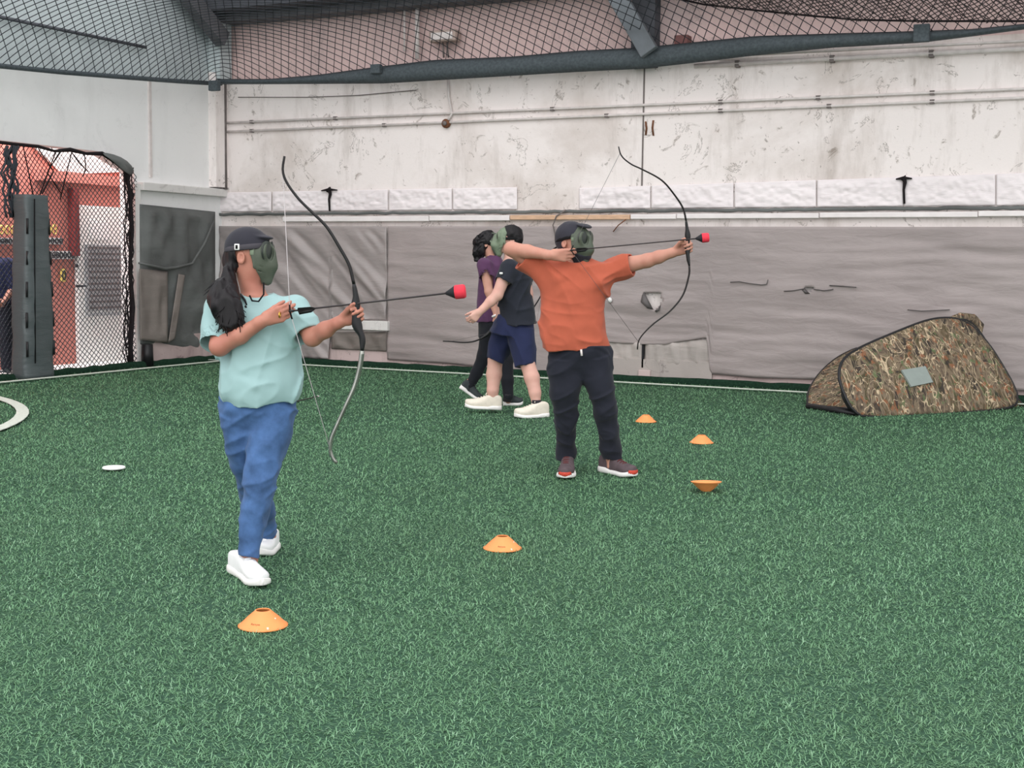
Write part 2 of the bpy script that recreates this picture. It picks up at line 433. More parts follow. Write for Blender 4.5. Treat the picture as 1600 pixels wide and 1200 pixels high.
class Fld:
    def __init__(s, lo, hi, h):
        s.lo = np.array(lo, float); s.h = h
        s.n = np.ceil((np.array(hi) - s.lo) / h).astype(int) + 1
        s.D = np.full(tuple(s.n), .08, np.float32)
    def sub(s, lo, hi):
        a = np.clip(np.floor((np.array(lo) - s.lo) / s.h).astype(int), 0, s.n - 1)
        b = np.clip(np.ceil((np.array(hi) - s.lo) / s.h).astype(int) + 1, 1, s.n)
        sl = tuple(slice(int(x), int(y)) for x, y in zip(a, b))
        g = [(s.lo[i] + np.arange(a[i], b[i]) * s.h).astype(np.float32) for i in range(3)]
        return sl, g[0][:, None, None], g[1][None, :, None], g[2][None, None, :]
    def put(s, sl, d, k, op):
        A = s.D[sl]
        if A.size == 0: return
        if op == 'u':
            if k <= 0: s.D[sl] = np.minimum(A, d); return
            t = np.clip(.5 + .5 * (A - d) / k, 0, 1)
            s.D[sl] = A * (1 - t) + d * t - k * t * (1 - t)
        elif op == 's':
            if k <= 0: s.D[sl] = np.maximum(A, -d); return
            t = np.clip(.5 - .5 * (A + d) / k, 0, 1)
            s.D[sl] = A * (1 - t) - d * t + k * t * (1 - t)
    def cap(s, a, b, ra, rb, k=.012, op='u', flat=False, flata=False):
        a = np.array(a, float); b = np.array(b, float); R = max(ra, rb) + k + .03
        sl, X, Y, Z = s.sub(np.minimum(a, b) - R, np.maximum(a, b) + R)
        ba = b - a; L2 = ba.dot(ba); L = math.sqrt(L2)
        t = ((X - a[0]) * ba[0] + (Y - a[1]) * ba[1] + (Z - a[2]) * ba[2]) / L2
        tt = np.clip(t, -1 if flata else 0, 2 if flat else 1)
        d = np.sqrt((X - a[0] - ba[0] * tt) ** 2 + (Y - a[1] - ba[1] * tt) ** 2 + (Z - a[2] - ba[2] * tt) ** 2) - (ra + (rb - ra) * np.clip(t, 0, 1))
        if flat: d = np.maximum(d, (t - 1) * L)
        if flata: d = np.maximum(d, -t * L)
        s.put(sl, d, k, op); return s
    def chain(s, pts, rs, k=.012, op='u'):
        for i in range(len(pts) - 1): s.cap(pts[i], pts[i + 1], rs[i], rs[i + 1], k, op)
        return s
    def ell(s, c, r, ax=None, k=.012, op='u', cut=()):
        c = np.array(c, float); r = np.array(r, float); A = np.eye(3) if ax is None else np.array(ax)
        R = r.max() + k + .03
        sl, X, Y, Z = s.sub(c - R, c + R)
        p = [(X - c[0]) * A[i][0] + (Y - c[1]) * A[i][1] + (Z - c[2]) * A[i][2] for i in range(3)]
        k0 = np.sqrt(sum((p[i] / r[i]) ** 2 for i in range(3))) + 1e-6
        k1 = np.sqrt(sum((p[i] / r[i] ** 2) ** 2 for i in range(3))) + 1e-6
        d = k0 * (k0 - 1) / k1
        for q, nrm in cut:     # keep the half-space where (x-q).nrm < 0
            q = np.array(q); nrm = N3(nrm)
            d = np.maximum(d, (X - q[0]) * nrm[0] + (Y - q[1]) * nrm[1] + (Z - q[2]) * nrm[2])
        s.put(sl, d, k, op); return s
    def loft(s, secs, side=(1, 0, 0), k=.015, n=2.0, op='u', inset=0.0):
        """secs: (centre, halfwidth along side, halfdepth); flat ends at first and last."""
        C = np.array([q[0] for q in secs], float); W_ = np.array([q[1] for q in secs], float) - inset; D_ = np.array([q[2] for q in secs], float) - inset
        ax = N3(C[-1] - C[0]); sd = np.array(side, float); sd = N3(sd - ax * sd.dot(ax)); fw = np.cross(ax, sd)
        T = (C - C[0]) @ ax
        U = (C - C[0]) @ sd; V = (C - C[0]) @ fw
        R = max(W_.max(), D_.max()) + k + .03
        sl, X, Y, Z = s.sub(C.min(0) - R, C.max(0) + R)
        c0 = C[0]
        dot = lambda a: (X - c0[0]) * a[0] + (Y - c0[1]) * a[1] + (Z - c0[2]) * a[2]
        t = dot(ax)
        # smooth (cubic) resampling of the section table
        Tf = np.linspace(T[0], T[-1], 200)
        def sm(y):
            f = np.interp(Tf, T, y); q = np.pad(f, 8, mode='edge'); return np.convolve(q, np.ones(17) / 17, 'valid')
        ti = np.clip((t - T[0]) / (T[-1] - T[0]) * 199, 0, 199)
        def lk(y):
            y = sm(y).astype(np.float32); i = np.minimum(ti.astype(np.int32), 198); f = ti - i; return y[i] * (1 - f) + y[i + 1] * f
        wt, dt = lk(W_), lk(D_)
        u = (dot(sd) - lk(U)) / wt; v = (dot(fw) - lk(V)) / dt
        if n == 2.0: rr = np.sqrt(u * u + v * v)
        else: rr = (np.abs(u) ** n + np.abs(v) ** n) ** (1 / n)
        d = (rr - 1) * np.minimum(wt, dt)
        d = np.maximum(d, np.maximum(t - T[-1], -t))
        s.put(sl, d.astype(np.float32), k, op); return s
    def wrinkle(s, amp, freq, seed=0, warp=0.0):
        m = np.abs(s.D) < amp * 3 + s.h * 2
        I = np.nonzero(m)
        p = [s.lo[i] + I[i] * s.h for i in range(3)]
        q = [p[i] * freq[i] for i in range(3)]
        if warp:
            wv = vnoise(p[0] * 5, p[1] * 5, p[2] * 5, seed + 9) * warp
            q = [q[0] + wv, q[1] + wv, q[2] + wv * 1.3]
        nz = vnoise(q[0], q[1], q[2], seed) + .5 * vnoise(q[0] * 2.1, q[1] * 2.1, q[2] * 2.1, seed + 3)
        s.D[I] += (nz * amp).astype(np.float32); return s
    def folds(s, amp, along, fa, fc, seed=0, where=None):
        """sharp cloth folds running along a direction, optionally fading with distance from a point."""
        a = N3(along); m = np.abs(s.D) < amp * 3 + s.h * 2
        I = np.nonzero(m); p = [s.lo[i] + I[i] * s.h for i in range(3)]
        b = N3(np.cross(a, (0, 1.0, .2))); c = np.cross(a, b)
        ua = p[0] * a[0] + p[1] * a[1] + p[2] * a[2]; ub = p[0] * b[0] + p[1] * b[1] + p[2] * b[2]; uc = p[0] * c[0] + p[1] * c[1] + p[2] * c[2]
        w_ = vnoise(ua * fa, ub * fc * .3, uc * fc * .3, seed + 4) * .7
        n = vnoise(ua * fa + 7, ub * fc + w_, uc * fc * .6, seed); rg_ = (1 - np.abs(n) * 1.6); rg_ = np.where(rg_ > 0, rg_, 0) ** 2
        k = 1.0
        if where is not None:
            q, R = where; k = np.exp(-((p[0] - q[0]) ** 2 + (p[1] - q[1]) ** 2 + (p[2] - q[2]) ** 2) / R ** 2)
        s.D[I] += ((rg_ - .35) * -amp * k).astype(np.float32); return s
    def mesh(s):
        D = s.D; S = (D < 0)
        S[0] = S[-1] = False; S[:, 0] = S[:, -1] = False; S[:, :, 0] = S[:, :, -1] = False
        D = np.where(S, D, np.maximum(D, 1e-5))
        U = S.view(np.uint8); nx, ny, nz = S.shape
        cnt = np.zeros((nx - 1, ny - 1, nz - 1), np.uint8)
        for i in (0, 1):
            for j in (0, 1):
                for k in (0, 1): cnt += U[i:nx - 1 + i, j:ny - 1 + j, k:nz - 1 + k]
        act = np.nonzero((cnt > 0) & (cnt < 8)); N = len(act[0])
        idx = np.full(cnt.shape, -1, np.int32); idx[act] = np.arange(N)
        val = {}
        for i in (0, 1):
            for j in (0, 1):
                for k in (0, 1): val[i, j, k] = D[act[0] + i, act[1] + j, act[2] + k].astype(np.float64)
        acc = np.zeros((N, 3)); c = np.zeros(N)
        cs = list(val)
        for a in cs:
            for ax in range(3):
                if a[ax] == 1: continue
                b = list(a); b[ax] = 1; b = tuple(b)
                va, vb = val[a], val[b]; m = (va < 0) != (vb < 0)
                t = np.where(m, va / np.where(m, va - vb, 1), 0)
                for x in range(3):
                    acc[:, x] += np.where(m, a[x] + (t if x == ax else 0), 0)
                c += m
        V = s.lo + (np.stack(act, 1) + acc / c[:, None]) * s.h
        Q = []
        for ax in range(3):
            A = S.take(range(0, S.shape[ax] - 1), ax); B = S.take(range(1, S.shape[ax]), ax)
            e = np.nonzero(A != B); o1, o2 = (ax + 1) % 3, (ax + 2) % 3
            fl = A[e]
            def ci(d1, d2):
                q = [x.copy() for x in e]; q[o1] = q[o1] - d1; q[o2] = q[o2] - d2; return idx[tuple(q)]
            q = np.stack([ci(1, 1), ci(0, 1), ci(0, 0), ci(1, 0)], 1)
            q[~fl] = q[~fl][:, ::-1]
            Q.append(q)
        return V, np.concatenate(Q).astype(np.int32)
    def build(s, name, m, parent, relax=1, **kw):
        V, Q = s.mesh()
        for _ in range(relax):       # light Laplacian relax
            A = np.zeros_like(V); c = np.zeros(len(V))
            for i in range(4):
                for j in (1, 3):
                    np.add.at(A, Q[:, i], V[Q[:, (i + j) % 4]]); np.add.at(c, Q[:, i], 1)
            V = V * .5 + .5 * A / np.maximum(c, 1)[:, None]
        return link(name, V, Q, m, parent, **kw)

# ------------------------------------------------------------------ the hall
YB, XL = 15.3, -12.1
def struct(name, mb, m, label=None, **kw):
    o = mb.build(name, m, **kw) if isinstance(mb, MB) else mb
    return tag(o, label, kind='structure')

def extrude(mb, poly, off):
    """prism from a planar polygon of world points pushed by off."""
    P = [np.array(p, float) for p in poly]; n = len(P); off = np.array(off, float)
    mb.add(P + [p + off for p in P], [tuple(range(n)), tuple(range(2 * n - 1, n - 1, -1))] + [(i, i + n, (i + 1) % n + n, (i + 1) % n) for i in range(n)])
    return mb

# floor: turf backing, then the pile itself
tm = NT('turf_backing'); p = tm.P()
c = tm.ramp(tm.noise(p, 60, 4, .7), [(.3, lin((46, 70, 56))), (.7, lin((72, 106, 86)))])
c = tm.mix(tm.ramp(tm.noise(p, .5, 4), [(.4, (0, 0, 0)), (.7, (.45,) * 3)]), c, lin((62, 92, 70)))
tm.col(c); tm.set(.9, .1); tm.bump(tm.noise(p, 90, 3), .6, .02)
struct('floor', MB().box((-4, 6.5, -.05), (26, 19, .1)), tm.m, smooth=False)

gm = NT('turf_pile'); at = gm.n('ShaderNodeAttribute'); at.attribute_name = 'tint'
gc = gm.ramp(at.outputs['Fac'], [(0, lin((54, 84, 60))), (.45, lin((99, 143, 104))), (.8, lin((126, 170, 132))), (1, lin((156, 194, 162)))])
gn = gm.noise(gm.P(), .45, 4, .6, .3)
gc = gm.mix(gm.ramp(gn, [(.45, (0, 0, 0)), (.72, (.5,) * 3)]), gc, lin((94, 126, 92)))
gm.col(gc); gm.set(.6, .3)

LINE_Y, LINE_X = 14.75, -11.63
def circ3(a, b, c):
    A = 2 * (np.array(b) - a); B = 2 * (np.array(c) - a)
    r = np.array([b.dot(b) - a.dot(a), c.dot(c) - a.dot(a)])
    return np.linalg.solve(np.stack([A, B]), r)
a_, b_, c_ = G(-2, 622)[:2], G(45.5, 648)[:2], G(-2, 677)[:2]
ARC_C = circ3(a_, b_, c_); ARC_R = np.linalg.norm(a_ - ARC_C)

def grass():
    rng = np.random.RandomState(4)
    out = []
    Rr, Ff = np.array([CY, SY]), np.array([-SY, CY])
    for d0, d1, dens, ln, wd in ((2.4, 5.2, 11000, .021, .0023), (5.2, 7.5, 7500, .022, .0030), (7.5, 11, 4200, .024, .0040), (11, 19, 2200, .025, .0055)):
        A = .42 * 1.5 * (d1 ** 2 - d0 ** 2)
        n = int(A * dens)
        d = np.sqrt(rng.uniform(d0 ** 2, d1 ** 2, n)); x = rng.uniform(-1, 1, n) * d * .42 * 1.5
        P = d[:, None] * Ff + x[:, None] * Rr
        k = (P[:, 1] < YB - .12) & (P[:, 0] > XL + .12) & (np.abs(P[:, 1] - LINE_Y) > .035) & (np.abs(P[:, 0] - LINE_X) > .035)
        rad = np.hypot(P[:, 0] - ARC_C[0], P[:, 1] - ARC_C[1]); k &= ~((rad > ARC_R - .11) & (rad < ARC_R))
        P = P[k]; n = len(P)
        az = rng.uniform(0, 6.283, n); L = ln * rng.uniform(.6, 1.35, n); W = wd * rng.uniform(.7, 1.3, n)
        lean = rng.uniform(.6, 1.5, n); curl = rng.uniform(-.2, .9, n)
        dh = np.stack([np.cos(az), np.sin(az)], 1); sd = np.stack([-np.sin(az), np.cos(az)], 1)
        def at_(t):
            ang = lean + curl * t
            return np.concatenate([P + dh * (L * t * np.sin(ang))[:, None], (L * t * np.cos(ang) + .001)[:, None]], 1)
        p0, p1, p2 = at_(0.), at_(.55), at_(1.)
        S3 = np.concatenate([sd * (W / 2)[:, None], np.zeros((n, 1))], 1)
        V = np.stack([p0 - S3, p0 + S3, p1 + S3, p1 - S3, p2 + S3 * .45, p2 - S3 * .45], 1)
        t = np.clip(rng.normal(.5, .2 if d1 < 8 else .13, n) + (rng.rand(n) > .97) * (.4 if d1 < 8 else .12), 0, 1)
        out.append((V.reshape(-1, 3), np.repeat(t, 6)))
    V = np.concatenate([o[0] for o in out]); T = np.concatenate([o[1] for o in out])
    n = len(V) // 6; b = np.arange(n)[:, None] * 6
    Q = np.concatenate([b + np.array([0, 1, 2, 3]), b + np.array([3, 2, 4, 5])])
    me = mesh_np('artificial_grass', V, Q)
    a = me.attributes.new('tint', 'FLOAT', 'POINT'); a.data.foreach_set('value', T.astype(np.float32))
    me.materials.append(gm.m)
    o = bpy.data.objects.new('artificial_grass', me); COL.objects.link(o)
    tag(o, 'short green artificial turf pile covering the whole playing floor', 'artificial grass', kind='stuff')
grass()

def strip(name, P0, P1, wd, z, m, lab):
    n = 60; P0 = np.array(P0); P1 = np.array(P1); d = N3(P1 - P0); s = np.array([-d[1], d[0]])
    rng = random.Random(len(lab)); mb = MB(); rows = []
    for i in range(n + 1):
        q = P0 + (P1 - P0) * i / n
        rows.append([(*(q + s * (wd / 2 + rng.uniform(-.006, .006))), z), (*(q - s * (wd / 2 + rng.uniform(-.006, .006))), z)])
    mb.grid(np.array(rows)[:, ::-1]); o = mb.build(name, m, mods={'solid': .012, 'off': -1}); return tag(o, lab, kind='structure')
strip('trim_1', (XL + .2, LINE_Y), (7, LINE_Y), .055, .02, M['line'], 'white painted boundary line in front of the back wall')
strip('trim_2', (LINE_X, 5.0), (LINE_X, 14.7), .06, .02, M['line'], 'white painted boundary line beside the netted opening')
mb = MB(); rows = []
for i in range(70):
    q = math.radians(-110 + 260 * i / 69); rows.append([(ARC_C[0] + (ARC_R - k) * math.cos(q), ARC_C[1] + (ARC_R - k) * math.sin(q), .016) for k in (.11, 0)])
mb.grid(np.array(rows)[:, ::-1])
tag(mb.build('trim_3', M['line'], mods={'solid': .006, 'off': -1}, smooth=False), 'curved white painted arc at the left edge', kind='structure')
# curled turf edges at the wall feet, dark colour also holds the shade there
M['turf_edge'] = mat('shaded_turf_edge', (32, 54, 42), .95, .05, .35, 40, .5, 90)
mb = MB()
xs = np.linspace(XL + .1, 7, 130)
rg = random.Random(3)
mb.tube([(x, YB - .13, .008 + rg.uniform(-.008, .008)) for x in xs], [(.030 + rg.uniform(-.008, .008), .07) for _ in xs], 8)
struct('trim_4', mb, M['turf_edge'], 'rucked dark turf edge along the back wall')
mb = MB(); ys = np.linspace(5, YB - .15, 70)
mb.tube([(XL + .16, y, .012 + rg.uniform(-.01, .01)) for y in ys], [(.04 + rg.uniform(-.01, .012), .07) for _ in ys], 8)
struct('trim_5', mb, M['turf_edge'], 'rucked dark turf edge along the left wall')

# back wall
ZT = BW(1440, 62)[2]; ZTOP = BW(345, 36)[2]
struct('wall_back', MB().box((-2.4, YB + .15, ZT / 2), (20.0, .3, ZT)), M['wall_back'], 'peeling white concrete wall at the back', smooth=False)
struct('wall_back_upper', MB().box((-2.4, YB + .2, (ZT + 7.2) / 2), (20.0, .3, 7.2 - ZT)), M['pink'], 'faded pink wall above the netting hem', smooth=False)
struct('baseboard_back', MB().box((-2.4, YB, .15), (19.8, .06, .3)), M['kerb'], 'stained pinkish kerb at the foot of the back wall', smooth=False)
# left wall with its opening
zA = LW(0, 221); zB = LW(160, 237); zC = LW(211, 268); zD = LW(214, 580)
YO = zD[1]
q0_, q1_ = LW(20, 106), LW(335, 131)
zl = lambda y: q0_[2] + (q1_[2] - q0_[2]) * (y - q0_[1]) / (q1_[1] - q0_[1])
poly = [(XL, YB + .3, 0), (XL, YB + .3, zl(YB + .3)), (XL, 4.5, zl(4.5)), (XL, 4.5, zA[2]), (XL, zB[1], zB[2]), (XL, YO, zC[2]), (XL, YO, 0)]
struct('wall_left', extrude(MB(), poly, (-.25, 0, 0)), M['wall_left'], 'pale grey plaster wall above and beside the netted opening', smooth=False)
struct('wall_left_upper', extrude(MB(), [(XL, YB + .3, zl(YB + .3)), (XL, YB + .3, 7.2), (XL, 4.5, 7.2), (XL, 4.5, zl(4.5))], (-.25, 0, 0)), M['upper_left'], 'grey upper wall behind the netting on the left', smooth=False)
a, b = LW(214, 291), LW(356, 303)
struct('trim_6', MB().box((XL + .05, (a[1] + YB) / 2, (a[2] + b[2]) / 2), (.14, YB - a[1], .11)), M['ledge'], 'painted ledge on the left wall', smooth=False, mods={'bevel': .01})
a = LW(233, 180)
struct('trim_7', MB().box((XL + .012, a[1], (LW(233, 125)[2] + LW(233, 277)[2]) / 2), (.03, .045, LW(233, 125)[2] - LW(233, 277)[2])), M['pipe'], 'vertical joint strip on the left wall', smooth=False)
a = LW(326, 200)
struct('trim_8', MB().box((XL + .06, (a[1] + YB) / 2, (LW(326, 292)[2] + 4.1) / 2), (.14, YB - a[1], 4.1 - LW(326, 292)[2])), M['wall_back'], 'corner pilaster between the two walls', smooth=False)
a = LW(326, 80)
struct('trim_9', MB().box((XL + .05, (a[1] + YB) / 2, 4.6), (.3, YB - a[1], 1.2)), M['upper_left'], 'upper corner column behind the netting', smooth=False)
# roof edge above the pink wall and the sloping rafter on the left
zb = BW(345, 37, 15.1)[2]
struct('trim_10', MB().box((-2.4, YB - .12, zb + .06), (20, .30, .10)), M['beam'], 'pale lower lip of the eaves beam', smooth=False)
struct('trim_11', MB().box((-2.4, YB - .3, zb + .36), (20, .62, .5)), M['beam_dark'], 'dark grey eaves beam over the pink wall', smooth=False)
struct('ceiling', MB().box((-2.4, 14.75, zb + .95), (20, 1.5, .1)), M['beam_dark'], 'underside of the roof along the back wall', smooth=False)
a = LW(300, 5, XL + .25); b = LW(348, 62, XL + .25)
struct('trim_12', MB().beam(a + np.array([0, -.6, .4]), b, .16, .22), M['beam'], 'sloping rafter end at the left corner', smooth=False)
struct('trim_13', MB().tube([LW(-60, 14, XL + .06), LW(228, 74, XL + .06)], .022, 8), M['beam_dark'], 'sagging conduit on the grey upper wall')
# jamb of the opening
struct('trim_14', MB().box((XL + .0, YO + .0, LW(214, 288)[2] / 2), (.12, .1, LW(214, 288)[2])), M['ledge'], 'white jamb at the right of the netted opening', smooth=False)

# small fittings on the back wall: conduits, joint, junction box
def wallpipe(name, pts, r, m, lab, cat='pipe', group=None, off=.03, clips=()):
    P = [BW(x, y, YB - off) for x, y in pts]
    t = thing(name, P[0], lab, cat, group)
    MB().tube(P, r, 8).build('run', m, t)
    for x, y in clips:
        q = BW(x, y, YB - off); MB().box(q + np.array([0, (off - r) / 2, 0]), (.05, off + r - .004, r * 2.8)).build('clip', M['pipe_dark'], t, smooth=False)
    return t
lerp = lambda a, b, t: tuple(p + (q - p) * t for p, q in zip(a, b))
for lab, a, b, cl in (('upper of two thin painted conduits crossing the back wall', (354, 192), (2050, 119.5), (.023, .10, .30, .455, .545, .65, .78)),
                      ('lower of two thin painted conduits crossing the back wall', (354, 206), (2050, 133.5), (.023, .145, .35, .455, .555, .65, .78))):
    wallpipe('conduit', [a, b], .017, M['pipe'], lab, 'pipe', 'long conduits on the back wall', clips=[lerp(a, b, t) for t in cl])
wallpipe('conduit', [(1085, 103), (2050, 52.6)], .028, M['pipe'], 'thick white pipe high at right just under the netting hem', 'pipe', off=.06, clips=[(1152, 100), (1300, 92), (1455, 84)])
wallpipe('conduit', [(1120, 88), (2050, 41.5)], .016, M['pipe'], 'thin pipe along the top edge of the white wall at right', 'pipe', off=.05)
wallpipe('conduit', [(700, 124), (701, 150), (706, 178), (697, 193)], .017, M['pipe'], 'short bent conduit dropping to the round junction box', 'pipe')
wallpipe('conduit', [(351, 128), (351, 215), (352, 296)], .03, M['pipe_dark'], 'vertical pipe in the corner of the walls, coloured dark with its shadow', 'pipe', off=.06)  # corner shadow is put into the dark colour of this pipe
wallpipe('cable', [(372, 152), (480, 152), (560, 149), (650, 141)], .006, M['pipe_dark'], 'thin sagging cable above the conduits', 'cable')
wallpipe('conduit', [(652, 0), (652, 92)], .03, M['pipe'], 'vertical pipe on the pink wall behind the netting', 'pipe', off=.05)
wallpipe('conduit', [(632, 2), (632, 80)], .014, M['pipe'], 'thin pale vertical pipe left of the thicker one on pink wall', 'pipe')
q = BW(697, 193, YB - .03)
t = thing('junction_box', q, 'round rusty junction box on the lower conduit', 'junction box')
MB().lathe([(.055, -.03), (.06, -.01), (.06, .015), (.045, .03)], q, 16, ((1, 0, 0), (0, 0, 1), (0, -1, 0))).build('box', M['rust'], t)
MB().lathe([(.03, 0), (.03, .02), (.012, .028)], q + np.array([0, -.03, 0]), 12, ((1, 0, 0), (0, 0, 1), (0, -1, 0))).build('cover', M['pipe_dark'], t)
a, b = BW(1005, 105, YB - .004), BW(1005, 292, YB - .004)
struct('trim_15', MB().box((a + b) / 2, (.016, .016, a[2] - b[2])), M['pipe_dark'], 'rust stained vertical joint in the back wall', smooth=False)
for i, (x, y0, y1) in enumerate(((1009, 190, 211), (1021, 188, 212))):
    a, b = BW(x, y0, YB - .004), BW(x, y1, YB - .004)
    mb = MB().tube([a, (a + b) / 2 + np.array([.012 * (1 - 2 * i), 0, 0]), b], [(.02, .012), (.026, .012), (.012, .012)], 6)
    tag(mb.build('bracket', M['rust']), ('rusty bracket stub beside the wall joint, nearer the joint', 'rusty bracket stub beside the wall joint, farther from the joint')[i], 'bracket', 'rusty bracket stubs')

# corroded floodlight on the pink wall, brown box, brace and column
q = BW(695, 57, YB - .05)
t = thing('wall_lamp', q, 'corroded rectangular floodlight on a stem behind the netting', 'lamp')
MB().box(q, (.40, .16, .15)).build('housing', M['fixture'], t, smooth=False, mods={'bevel': .02})
MB().box(q + np.array([0, -.085, -.005]), (.32, .012, .09)).build('lens', M['pipe'], t, smooth=False)
for s in (-.03, .03):
    MB().tube([q + np.array([s, 0, -.06]), BW(697 + s * 120, 90, YB - .05)], .012, 6).build('stem', M['pipe_dark'], t)
q = BW(1067, 64, YB - .08)
tag(MB().box(q, (.17, .16, .12)).build('junction_box', M['brown_box'], smooth=False, mods={'bevel': .008}), 'small maroon box on the pink wall just above the hem', 'junction box')
a, b = BW(955, -22, YB - .4), BW(1015, 82, YB - .4)
tag(MB().beam(a, b, .22, .1, up=(0, 1, 0)).build('roof_brace', M['steel'], smooth=False, mods={'bevel': .01}), 'diagonal grey steel brace rising left from the hem', 'brace')
a = BW(1012, 80, YB - .02)
struct('trim_16', MB().box((a[0] - .02, YB - .02, 4.65), (.30, .26, 1.6)), M['beam_dark'], 'dark column on the pink wall behind the brace', smooth=False)

# white plastic strips under the conduits
def sheet(name, TL, TR, BR, BL, amp, seed, m, nrm, nx=36, ny=10, freq=(9, 9), pin=True, **kw):
    TL, TR, BR, BL = [np.array(q, float) for q in (TL, TR, BR, BL)]; nrm = np.array(nrm, float)
    u = np.linspace(0, 1, nx)[:, None]; v = np.linspace(0, 1, ny)[None, :]
    P = ((1 - u) * (1 - v))[..., None] * TL + (u * (1 - v))[..., None] * TR + (u * v)[..., None] * BR + ((1 - u) * v)[..., None] * BL
    L = np.linalg.norm(TR - TL); H = np.linalg.norm(BL - TL)
    X = u * L * freq[0] + seed * 3.7; Y = v * H * freq[1] + seed
    z = vnoise(X + .6 * vnoise(X, Y, 0 * X + .3, seed + 5), Y, 0 * X + .5, seed) + .6 * vnoise(X * 2.3, Y * 2.3, 0 * X, seed + 1)
    e = np.minimum(np.minimum(u, 1 - u) * nx / 3, np.minimum(v, 1 - v) * ny / 3); e = np.clip(e, 0, 1) if pin else 1
    P = P + (amp * (z + .5) * e)[..., None] * nrm
    mb = MB(); mb.grid(P[:, ::-1] if nrm[1] < 0 else P)
    return mb.build(name, m, mods={'solid': .006}, **kw)
segs = [(340, 425), (425, 515), (515, 607), (607, 707), (707, 809), (904, 1017), (1017, 1147), (1147, 1276), (1276, 1412), (1412, 1556), (1556, 1710)]
desc = ['leftmost, at the corner of the walls', 'second from the corner, ending at a tied knot', 'just right of the tied knot', 'fourth from the corner, above the glossy tarpaulin',
        'last of the left run, ending at a bare wall gap', 'first after the bare gap, behind the bow tip', 'crossed by the upper bow limb', 'first fully right of the drawn bow',
        'ending at the small knot far right', 'right of the small knot', 'cut by the right edge of the photo']
topy = lambda x: 301 - (x - 340) * .018 if x < 820 else 294 - (x - 904) * .034
boty = lambda x: 331 - (x - 340) * .0082
for i, ((x0, x1), d) in enumerate(zip(segs, desc)):
    o = sheet('plastic_sheet', BW(x0 + 1, topy(x0) , YB - .02), BW(x1 - 1, topy(x1), YB - .02), BW(x1 - 1, boty(x1), YB - .02), BW(x0 + 1, boty(x0), YB - .02), .013, i + 2, M['sheet'], (0, -1, 0), 70, 20, (9, 13))
    tag(o, 'white plastic strip, ' + d, 'plastic sheet', 'white plastic strips along the back wall')
for x, y0, y1, lab in ((514, 293, 330, 'dark tied knot in the white plastic strip left of centre'), (1412, 275, 318, 'dark tied knot in the white plastic strip far right')):
    P = [BW(x - 3, y0 + 6, YB - .05), BW(x, y0 + 2, YB - .06), BW(x + 2, y0 + 10, YB - .05), BW(x, (y0 + y1) / 2, YB - .045), BW(x + 1, y1, YB - .04)]
    mb = MB().tube(P, [.02, .035, .022, .014, .012], 8)
    mb.tube([BW(x - 12, y0 + 5, YB - .045), BW(x, y0 + 3, YB - .07), BW(x + 13, y0 + 4, YB - .045)], [.008, .022, .008], 6)
    tag(mb.build('knot', M['rope']), lab, 'knot')
# rolled dark tarpaulin edge, white rail, bare wood strip
rg = random.Random(8)
xs = np.linspace(338, 2050, 150)
P = [BW(x, boty(x) + 4 + rg.uniform(-.8, .8), YB - .05) for x in xs]
tag(MB().tube(P, [(.014 + rg.uniform(-.008, .012), .022) for _ in xs], 7).build('rolled_tarp', M['tarp_dark']), 'rolled dark tarpaulin edge under the white plastic strips', 'tarpaulin')
raily = lambda x: 343 - (x - 443) * .0076
def rail(x0, x1, m, lab, hh=.075, gap=0):
    a, b = BW(x0, raily(x0), YB - .07), BW(x1, raily(x1), YB - .07)
    o = MB().box((a + b) / 2, (b[0] - a[0], .05, hh)).build('rail', m, smooth=False, mods={'bevel': .008}); tag(o, lab, 'rail', 'rails above the grey tarpaulin')
rail(443, 671, M['rail'], 'white rail above the glossy tarpaulin, left end', .07)
rail(672, 797, M['rail'], 'white rail above the walking pair, left of bare wood', .07)
rail(798, 985, M['wood'], 'bare wooden rail above the archer in orange shirt', .06)
rail(986, 1057, M['rail'], 'short white rail just right of the bare wood', .06)
rail(1058, 1280, M['rail'], 'white rail right of the drawn bow', .06)
rail(1281, 1528, M['rail'], 'long white rail at right above the camouflage bunker', .06)
rail(1529, 2050, M['rail'], 'white rail cut by the right edge of the photo', .06)

